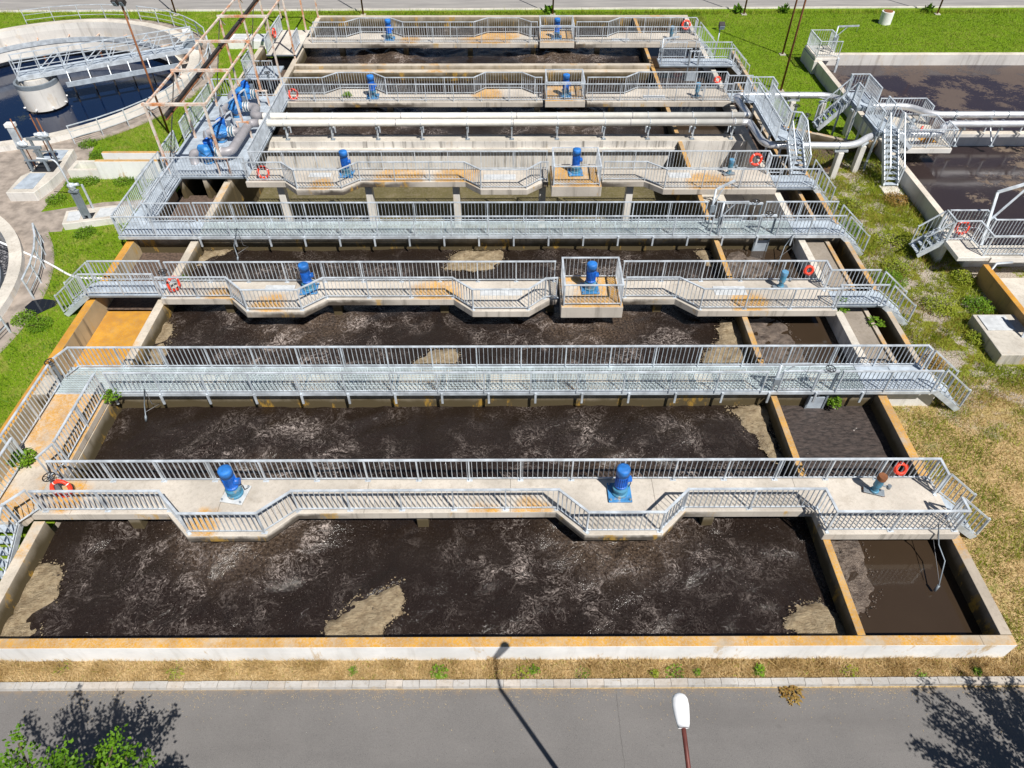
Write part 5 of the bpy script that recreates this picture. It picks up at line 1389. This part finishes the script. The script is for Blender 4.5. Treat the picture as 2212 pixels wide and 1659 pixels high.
# ------------------------------------------------------------------ poles and lamps
def pole(label, x, y, h=9.0, mat='rust', r=.065):
    t = thing('lamp_pole', label, 'pole', (x, y, 0), 'rusty lamp poles')
    MB().cyl((x, y, .05), (x, y, h), r, 10, r * .7).build('shaft', mat, t)
    MB().box(x - .2, x + .2, y - .2, y + .2, -.02, .06).build('footing', 'con', t)
    MB().lathe((x, y, h), [(0, .0), (.16, 0), (.16, .08), (0, .14)], 12).build('lamp_cap', 'galv', t)
    return t
for k, x in enumerate((-26.0, -11.4, 3.4, 18.35, 33.5)):
    pole('%s rusty pole from the left beside the far road' % nth[k], x, 58.62)
pole('rusty pole on the far lawn left of the right tank', 19.1, 50.4)
pole('tall rusty pole rising behind the looping shiny pipe', 17.3, 44.3, 10)
t = thing('floodlight_pole', 'rusty pole with twin floodlights beside the clarifier', 'lamp', (-19.73, 38.59, 0))
MB().cyl((-19.73, 38.59, 0), (-19.73, 38.59, 6.9), .06, 10, .05).build('shaft', 'rust', t)
MB().bar((-19.95, 38.55, 6.9), (-19.5, 38.55, 6.9), .05, .05).build('crossarm', 'galv_dark', t)
for e, dx in enumerate((-.2, .15)):
    MB().bar((-19.75 + dx, 38.62, 7.08), (-19.78 + dx, 38.4, 6.95), .26, .3).build('lamp_head', 'dark_steel', t)
    MB().bar((-19.78 + dx, 38.395, 6.948), (-19.785 + dx, 38.38, 6.94), .22, .25).build('lens', 'glass', t)
t = thing('floodlight_pole', 'short pole with a floodlight behind the far grey platform', 'lamp', (13.4, 46.95, .8))
MB().cyl((13.4, 46.95, .8), (13.4, 46.95, 2.9), .035, 8).build('shaft', 'galv', t)
MB().bar((13.45, 47.05, 3.15), (13.45, 46.75, 3.0), .34, .3).build('lamp_head', 'dark_steel', t)
MB().bar((13.45, 46.74, 2.995), (13.45, 46.72, 2.985), .3, .25).build('lens', 'glass', t)
t = thing('lamp_pole', 'thin grey lamp pole with bent arm beside the gate chambers', 'lamp', (-21.3, 30.45, 0))
MB().tube(smooth_path([(-21.3, 30.45, 0), (-21.3, 30.45, 2.0), (-21.45, 30.55, 2.6), (-22.35, 30.66, 2.62)], .25), .04, 8).build('shaft', 'galv', t)
# near street lamp
t = thing('street_lamp', 'white headed street lamp on a maroon arm over the near road', 'lamp', (2.62, 3.0, 0))
MB().cyl((2.62, 3.0, 0), (2.62, 3.0, 7.1), .075, 14, .05).build('shaft', 'maroon', t)
MB().tube(smooth_path([(2.62, 3.0, 7.0), (2.62, 3.02, 7.28), (2.6, 3.68, 7.5)], .22), .036, 12).build('arm', 'maroon', t)
prof = [(-.02, .075), (.05, .088), (.2, .105), (.38, .118), (.5, .112), (.57, .085), (.605, .045), (.615, .0)]
vs = []; n = 16
for (u, w) in prof:
    for i in range(n):
        a = 2 * math.pi * i / n
        zz = math.sin(a) * w * (.72 if math.sin(a) > 0 else .35)
        vs.append((2.6 + 1.12 * w * math.cos(a), 3.62 + u * .78, 7.5 + u * .10 + zz))
fs = [(j * n + i, j * n + (i + 1) % n, (j + 1) * n + (i + 1) % n, (j + 1) * n + i) for j in range(len(prof) - 1) for i in range(n)] + [tuple(range(n))]
MB().add(vs, fs, True).build('lamp_head', 'lamp_white', t)
MB().box(2.52, 2.68, 3.74, 4.0, 7.475, 7.495).build('lens', 'glass', t)
# manhole shaft on the far lawn
t = thing('manhole_shaft', 'white concrete manhole shaft with a rusty lid on the far lawn', 'manhole', (28.6, 56.6, 0))
MB().lathe((28.6, 56.6, 0), [(.44, -.1), (.44, .85), (.0, .85)], 28, False).build('shaft', 'white', t)
MB().lathe((28.6, 56.6, 0), [(.33, .852), (.33, .9), (0, .91)], 24, False).build('lid', 'rust', t)
t = thing('chamber', 'white box chamber with grey covers on the lawn behind the gantry', 'chamber', (-19.6, 52.2, 0))
MB().box(-19.9, -17.3, 51.6, 53.0, -.1, .55).build('chamber_body', 'white', t, bevel=.03)
MB().box(-19.6, -18.7, 51.8, 52.8, .552, .58).build('cover_plate', 'hatch', t)
MB().box(-18.5, -17.5, 51.8, 52.8, .552, .58).build('cover_plate', 'hatch', t)
# hose, puddle
solo(MB().tube(smooth_path([(-24.5, 27.9, .05), (-21.1, 26.05, .05), (-20.4, 25.6, .05), (-19.4, 24.92, .05), (-18.7, 24.72, .05), (-17.25, 24.74, .06)], .6), .05, 8), 'hose', 'white', 'white plastic hose lying across the left lawn', 'hose')
M['puddle'] = still('puddle_water', (.01, .012, .016), (.02, .022, .028), .06)
def flat_blob(name, poly, z, mat):
    m = MB(); m.add([(x, y, z) for x, y in poly], [tuple(range(len(poly)))])
    o = m.build(name, mat)
    if o.data.polygons[0].normal.z < 0: o.data.polygons[0].flip()
    return o
prop(flat_blob('puddle', [(-20.28, 23.23), (-19.92, 23.35), (-19.2, 23.25), (-19.1, 22.9), (-19.4, 22.61), (-19.65, 22.31), (-20.11, 22.45), (-20.4, 22.8)], .016, 'puddle'), kind='structure')

# ------------------------------------------------------------------ vegetation
def leaf_mat(name, a, b, c2, dry=None):
    n = NT(name)
    f = n.noise(scale=1.6, detail=4); g = n.noise(scale=17, detail=3)
    c = n.mix(n.ramp(f, .3, .7), a, b); c = n.mix(n.math('MULTIPLY', n.ramp(g, .5, .7), .7), c, c2)
    if dry is not None:
        c = n.mix(n.math('MULTIPLY', n.ramp(n.noise(scale=0.32, detail=6, rough=0.7), 0.42, 0.68), 0.75), c, dry)
    m = n.out(c, .6, spec=.3)
    tr = n.n('ShaderNodeBsdfTranslucent'); n.set(tr.inputs[0], c)
    mx = n.n('ShaderNodeMixShader'); mx.inputs[0].default_value = .3
    n.l(n.b.outputs[0], mx.inputs[1]); n.l(tr.outputs[0], mx.inputs[2])
    n.l(mx.outputs[0], n.t.nodes['Material Output'].inputs['Surface'])
    return m
M['leaf'] = leaf_mat('tree_leaf', (.045, .12, .004), (.12, .27, .010), (.22, .36, .02))
M['lawn_blade'] = leaf_mat('lawn_blade', (.095, .185, .008), (.18, .285, .016), (.32, .34, .06), (.36, .36, .08))
M['meadow_blade'] = leaf_mat('meadow_blade', (.13, .215, .010), (.24, .32, .025), (.40, .39, .08), (.46, .42, .13))
M['dry_lawn_blade'] = leaf_mat('dry_lawn_blade', (.26, .27, .05), (.44, .38, .12), (.17, .25, .03))
M['straw_blade'] = leaf_mat('straw_blade', (.50, .35, .15), (.74, .58, .33), (.38, .28, .09))
M['weed_blade'] = leaf_mat('weed_blade', (.17, .25, .010), (.34, .39, .03), (.50, .46, .12))
M['weed_leaf'] = leaf_mat('weed_leaf', (.08, .19, .008), (.17, .31, .016), (.26, .36, .03))
M['rusty_weed'] = leaf_mat('dry_weed', (.28, .17, .04), (.40, .28, .08), (.30, .10, .04))

def tri_mesh(name, co, mat, nv=3):
    n = len(co) // nv
    me = bpy.data.meshes.new(name)
    me.vertices.add(len(co)); me.vertices.foreach_set('co', np.asarray(co, np.float32).ravel())
    me.loops.add(n * nv); me.loops.foreach_set('vertex_index', np.arange(n * nv, dtype=np.int32))
    me.polygons.add(n); me.polygons.foreach_set('loop_start', np.arange(0, n * nv, nv, dtype=np.int32))
    me.materials.append(M[mat]); me.update(calc_edges=True)
    return me
def lumpy(x, y, s=1.0, seed=0):
    return (np.sin(x * 1.1 * s + seed) + np.sin(y * 1.3 * s + 2.1 + seed) + np.sin((x + y) * 2.3 * s + seed * 2) + np.sin((x - 1.7 * y) * 1.7 * s + 4)) / 4
def grass(label, n, xr, yr, h, mat, keep=None, wid=.012, seed=1, clump=0.0, lean=.5):
    r = np.random.default_rng(seed)
    x = r.uniform(xr[0], xr[1], n); y = r.uniform(yr[0], yr[1], n)
    k = np.ones(n, bool)
    if keep is not None: k &= keep(x, y)
    if clump: k &= (lumpy(x, y, clump, seed) + r.normal(0, .25, n)) > 0
    x, y = x[k], y[k]; n = len(x)
    a = r.uniform(0, 6.283, n); b = r.uniform(0, 6.283, n); hh = h * r.uniform(.4, 1.2, n); ln = hh * r.uniform(0, lean * 2, n); w = wid * r.uniform(.6, 1.5, n)
    z0 = np.zeros(n)
    co = np.stack([np.stack([x - np.cos(a) * w, y - np.sin(a) * w, z0], -1), np.stack([x + np.cos(a) * w, y + np.sin(a) * w, z0], -1), np.stack([x + np.cos(b) * ln, y + np.sin(b) * ln, hh], -1)], 1).reshape(-1, 3)
    o = bpy.data.objects.new('grass', tri_mesh('grass', co, mat)); COL.objects.link(o)
    return prop(o, label, 'grass', kind='stuff')
def outside(x, y):
    k = ~((x > -17.3) & (x < 13.35) & (y > 13.0) & (y < 56.0)) & ~((x > 0) & (x < 15.3) & (y > 17.0) & (y < 56.0)) & ~((x > -16.0) & (x < 13.35) & (y > 7.75) & (y < 56))
    k &= np.hypot(x - CLA[0], y - CLA[1]) > 11.5
    k &= np.hypot(x - CLB[0], y - CLB[1]) > 10.6
    k &= ~((x > 20.2) & (y > 18.5) & (y < 48.7))
    k &= ~((x > 18.6) & (x < 20.4) & (y > 19.1) & (y < 21.7))
    return k
def left_lawn(x, y):
    k = outside(x, y)
    k &= ~((x < -23.1) & (y > 27.5) & (y < 37.3)) & ~((x < -18.2) & (y > 28.5 + .25 * (x + 21)) & (y < 31.1 + .25 * (x + 20.5)) & (x > -23.2)) & ~((x > -23.1) & (x < -17.4) & (y > 33.4) & (y < 34.6)) & ~(np.hypot(x + 19.8, y - 22.8) < .65)
    return k
grass('dry straw grass on the verge before the white fronted wall', 60000, (-16, 16.5), (7.2, 7.78), .10, 'straw_blade', None, .008, 1, 0, .8)
grass('tall dry grass leaning along the foot of the white fronted wall', 15000, (-16, 14), (7.5, 7.79), .26, 'straw_blade', None, .009, 2, 2.1, .7)
grass('green shoots in the dry verge', 2200, (-14, 16), (7.25, 7.75), .10, 'weed_blade', None, .012, 3, 3.3, .8)
grass('dry straw grass right of the nearest basin', 70000, (13.3, 24), (7.2, 18.5), .10, 'straw_blade', outside, .010, 4, 0, .8)
grass('grass blades hanging over the near kerb', 5000, (-16, 16), (7.17, 7.26), .16, 'straw_blade', None, .008, 31, 2.7, .9)
grass('green tufts in the dry grass right of the nearest basin', 70000, (13.3, 24), (7.4, 19), .15, 'weed_blade', outside, .011, 5, 1.3, .6)
grass('weeds between the basins and the right tank', 42000, (15.3, 20.3), (17, 38), .16, 'weed_blade', outside, .012, 6, .9, .7)
grass('dense weeds between the basins and the right tank', 26000, (15.3, 20.3), (18, 37), .24, 'weed_blade', outside, .014, 16, 1.7, .7)
grass('dry weed stalks between the basins and the right tank', 16000, (15.3, 20.4), (17, 37), .28, 'rusty_weed', outside, .008, 7, 1.1, .5)
grass('lawn on the left between clarifiers and basins', 120000, (-27, -14.4), (7, 45), .09, 'meadow_blade', left_lawn, .013, 8, 0, .7)
grass('dry grass patches on the left lawn', 60000, (-25, -14.4), (8, 45), .08, 'dry_lawn_blade', left_lawn, .012, 18, .6, .7)
grass('longer weeds on the left lawn', 16000, (-24, -17.2), (17, 45), .22, 'weed_leaf', left_lawn, .016, 9, 1.5, .6)
grass('far lawn around the right tank', 130000, (13.4, 45), (37, 60), .09, 'lawn_blade', lambda x, y: outside(x, y) & (y < 59.3 + x * .01), .018, 10, 0, .7)
grass('far lawn left of the farthest basin', 60000, (-45, -14.3), (41, 59), .10, 'lawn_blade', left_lawn, .018, 12, 0, .7)
grass('grass strip between the rear wall and the far road', 26000, (-15, 15), (55.9, 59.2), .14, 'lawn_blade', None, .018, 13, 0, .6)
grass('tall weeds along the far road edge', 5000, (-40, 40), (58.6, 59.3), .35, 'weed_blade', None, .016, 14, .8, .4)

def plant(label, c, r, h, n, mat, name='weed_plant', leaf=.07, group=None, cat='plant', flat=.5):
    t = thing(name, label, cat, c, group)
    rr = random.Random(sum(ord(ch) * (i_ + 1) for i_, ch in enumerate(label))); co = []
    stem = MB()
    for k in range(7):
        a = rr.uniform(0, 6.28); e = Vector((c[0] + r * .7 * math.cos(a), c[1] + r * .7 * math.sin(a), c[2] + h * rr.uniform(.5, .95)))
        stem.bar(c, e, .012, .012)
    stem.build('stem', 'bark', t)
    for k in range(n):
        a = rr.uniform(0, 6.28); q = r * math.sqrt(rr.random()); zz = c[2] + h * rr.uniform(.15, 1) * (1 - .5 * q / r)
        p = Vector((c[0] + q * math.cos(a), c[1] + q * math.sin(a), zz))
        d = Vector((rr.gauss(0, 1), rr.gauss(0, 1), rr.gauss(0, flat))).normalized(); u = d.cross(Vector((rr.gauss(0, .4), rr.gauss(0, .4), 1))).normalized()
        s = leaf * rr.uniform(.6, 1.4)
        off = wloc(t)
        for v in (p - off, p + d * s * .6 + u * s * .45 - off, p + d * s * 1.4 - off, p + d * s * .6 - u * s * .45 - off): co.append(tuple(v))
    o = bpy.data.objects.new('foliage', tri_mesh('foliage', co, mat, 4)); COL.objects.link(o); o.parent = t
    return t
plant('green bush growing on the lichened walkway by its left railing', (-15.45, 13.75, 1.1), .38, .42, 420, 'weed_leaf')
plant('green bush at the right end of the second bridge front railing', (13.25, 21.75, .62), .35, .75, 420, 'weed_leaf')
plant('grassy weed on the left end of the second bridge rear railing', (-13.55, 23.25, .8), .3, .5, 260, 'weed_leaf')
plant('weed growing at the sluice gate of the nearest walkway', (11.55, 16.78, .35), .22, .45, 200, 'weed_leaf')
plant('weed hanging over the gravelly slab edge', (14.45, 20.9, .6), .3, .3, 160, 'weed_leaf')
plant('small weed on the fourth bridge deck', (-9.6, 41.0, 1.15), .3, .25, 160, 'weed_leaf')
plant('weed under the right railing of the lichened walkway', (-13.85, 16.6, 1.0), .3, .4, 200, 'weed_leaf')
for k, (x, y) in enumerate(((-8.9, 7.45), (-4.2, 7.5), (-1.9, 7.42), (0.3, 7.48), (0.62, 7.5), (1.9, 7.4), (3.8, 7.4), (4.35, 7.4), (4.95, 7.42), (9.0, 7.4), (10.9, 7.28), (12.4, 7.42), (-12.0, 7.6), (6.6, 7.46))):
    plant('%s green weed from the left in the dry verge' % (nth + ['twelfth', 'thirteenth', 'fourteenth'])[sorted([-8.9, -4.2, -1.9, .3, .62, 1.9, 3.8, 4.35, 4.95, 9.0, 10.9, 12.4, -12.0, 6.6]).index(x)], (x, y, 0), random.uniform(.07, .26), random.uniform(.08, .2), random.randint(40, 130), 'weed_leaf' if k % 3 else 'weed_blade', leaf=random.uniform(.035, .065), group='green weeds in the dry verge')
for k, (x, y, r_, h_) in enumerate(((17.2, 25.3, .6, .5), (16.6, 24.4, .7, .6), (18.0, 22.6, .7, .6), (17.8, 27.4, .8, .5), (19.6, 22.6, .6, .6), (18.6, 20.6, .4, .5), (16.2, 19.2, .5, .7), (19.4, 31.0, .6, .6), (17.0, 30.5, .7, .5), (19.9, 24.6, .5, .5), (16.3, 28.4, .6, .5), (19.9, 33.8, .8, .8), (18.5, 37.0, .8, .7))):
    plant(['leafy', 'dense', 'spreading', 'low', 'dark', 'small', 'straw coloured', 'reddish', 'broad', 'thin', 'bushy', 'tall', 'shaded'][k] + ' weed clump ' + ['below the second walkway stair', 'right of the gravelly slab', 'in the middle of the weedy strip', 'behind the second walkway stair', 'against the orange topped channel wall', 'beside the low hatch chamber', 'near the nearest walkway stair', 'beside the crossover stair pad', 'in front of the forward shiny pipe', 'under the near tank platform', 'beside the third bridge stair', 'under the right crossover stair', 'under the looping shiny pipe'][k],
          (x, y, 0), r_, h_ * .8, 800, 'rusty_weed' if k in (6, 7) else ('weed_leaf' if k % 3 == 1 else 'weed_blade'), name='weed_clump', leaf=.055)
for k, (x, y) in enumerate(((-22.7, 32.9), (-22.0, 33.1), (-20.2, 33.1), (-22.9, 31.3), (-20.2, 28.3), (-20.0, 22.0), (-19.2, 21.6), (-23.8, 37.2), (-22.7, 36.0))):
    plant(['first', 'second', 'third', 'fourth', 'fifth', 'sixth', 'seventh', 'eighth', 'ninth'][k] + ' leafy weed clump ' + ['right of the gate chambers', 'before the white trough', 'before the white double walls', 'beside the long white chamber', 'before the small pale chamber', 'behind the puddle', 'beside the lawn stair', 'below the clarifier railing', 'near the paved corner'][k], (x, y, 0), .5, .3, 700, 'weed_leaf', name='weed_clump', leaf=.05)
for k, x in enumerate((3.1, 18.0, 21.6, 33.0)):
    plant('%s spiky yucca from the left at the far road edge' % nth[k], (x, 58.9 + x * .01, 0), .28, .5, 70, 'leaf', name='yucca', leaf=.26, flat=1.5)

def tree(label, base, cr, hz, nclump, nleaf, seed):
    r = random.Random(seed); t = thing('tree', label, 'tree', base)
    b = Vector(base); trunk = MB(); h0 = hz[0]
    trunk.cyl(b, b + Vector((.1, .05, h0)), .14, 10, .1)
    trunk.build('trunk', 'bark', t)
    limbs = MB(); co = []
    off = wloc(t)
    for k in range(nclump):
        a = 2 * math.pi * (k + r.random()) / nclump * 3.0; q = cr * math.sqrt(r.uniform(.05, 1))
        tip = b + Vector((q * math.cos(a), q * math.sin(a), h0 + (hz[1] - h0) * r.uniform(.2, 1) ** .7 * (1 - .3 * (q / cr) ** 2)))
        st = b + Vector((.1, .05, h0 * r.uniform(.75, 1)))
        mid = (st + tip) / 2 + Vector((0, 0, .25))
        limbs.tube([st, mid, tip], .022, 5)
        dirv = (tip - mid).normalized()
        for j in range(nleaf):
            u = r.random(); base_p = mid.lerp(tip, .1 + 1.05 * u)
            sp = .19 * (1 - .6 * u)
            p = base_p + Vector((r.gauss(0, sp), r.gauss(0, sp), r.gauss(0, sp * .8)))
            d = (Vector((r.gauss(0, 1), r.gauss(0, 1), r.gauss(0, .6))) + dirv * .6).normalized(); up = Vector((r.gauss(0, .5), r.gauss(0, .5), 1)).normalized(); w = d.cross(up).normalized()
            s = r.uniform(.055, .10)
            for v in (p, p + d * s * .5 + w * s * .38, p + d * s * 1.15, p + d * s * .5 - w * s * .38): co.append(tuple(v - off))
    limbs.build('limbs', 'bark', t)
    o = bpy.data.objects.new('crown', tri_mesh('crown', co, 'leaf', 4)); COL.objects.link(o); o.parent = t
    return t
tree('leafy green tree at the near left corner shading the road', (-8.6, 2.6, 0), 2.3, (2.0, 5.15), 62, 250, 3)
tree('tree beyond the right edge casting shade on the near road', (14.0, 2.9, 0), 2.3, (2.0, 5.1), 62, 250, 8)

# small litter on the road
for k, (x, y, r_) in enumerate(((7.3, 6.92, .22),)):
    plant('heap of dead grass in the gutter of the near road', (x, y, .01), .28, .08, 150, 'rusty_weed', name='litter_heap', leaf=.07, cat='litter')

r = np.random.default_rng(77)
n_ = 2600
lx = r.uniform(-16, 16, n_); ly = 7.02 - np.abs(r.exponential(.22, n_)); ll = r.uniform(.015, .07, n_); la = r.uniform(0, 6.28, n_); lw = r.uniform(.002, .006, n_)
kk = (lumpy(lx, ly * .2, .9, 5) + r.normal(0, .3, n_)) > -.1
lx, ly, ll, la, lw = lx[kk], ly[kk], ll[kk], la[kk], lw[kk]
zz = np.full(len(lx), .012)
co = np.stack([np.stack([lx - np.sin(la) * lw, ly + np.cos(la) * lw, zz], -1), np.stack([lx + np.sin(la) * lw, ly - np.cos(la) * lw, zz], -1), np.stack([lx + np.cos(la) * ll, ly + np.sin(la) * ll, zz + .004], -1)], 1).reshape(-1, 3)
o = bpy.data.objects.new('straw_litter', tri_mesh('straw_litter', co, 'straw_blade')); COL.objects.link(o)
prop(o, 'loose straw bits scattered on the near road by the kerb', 'litter', kind='stuff')
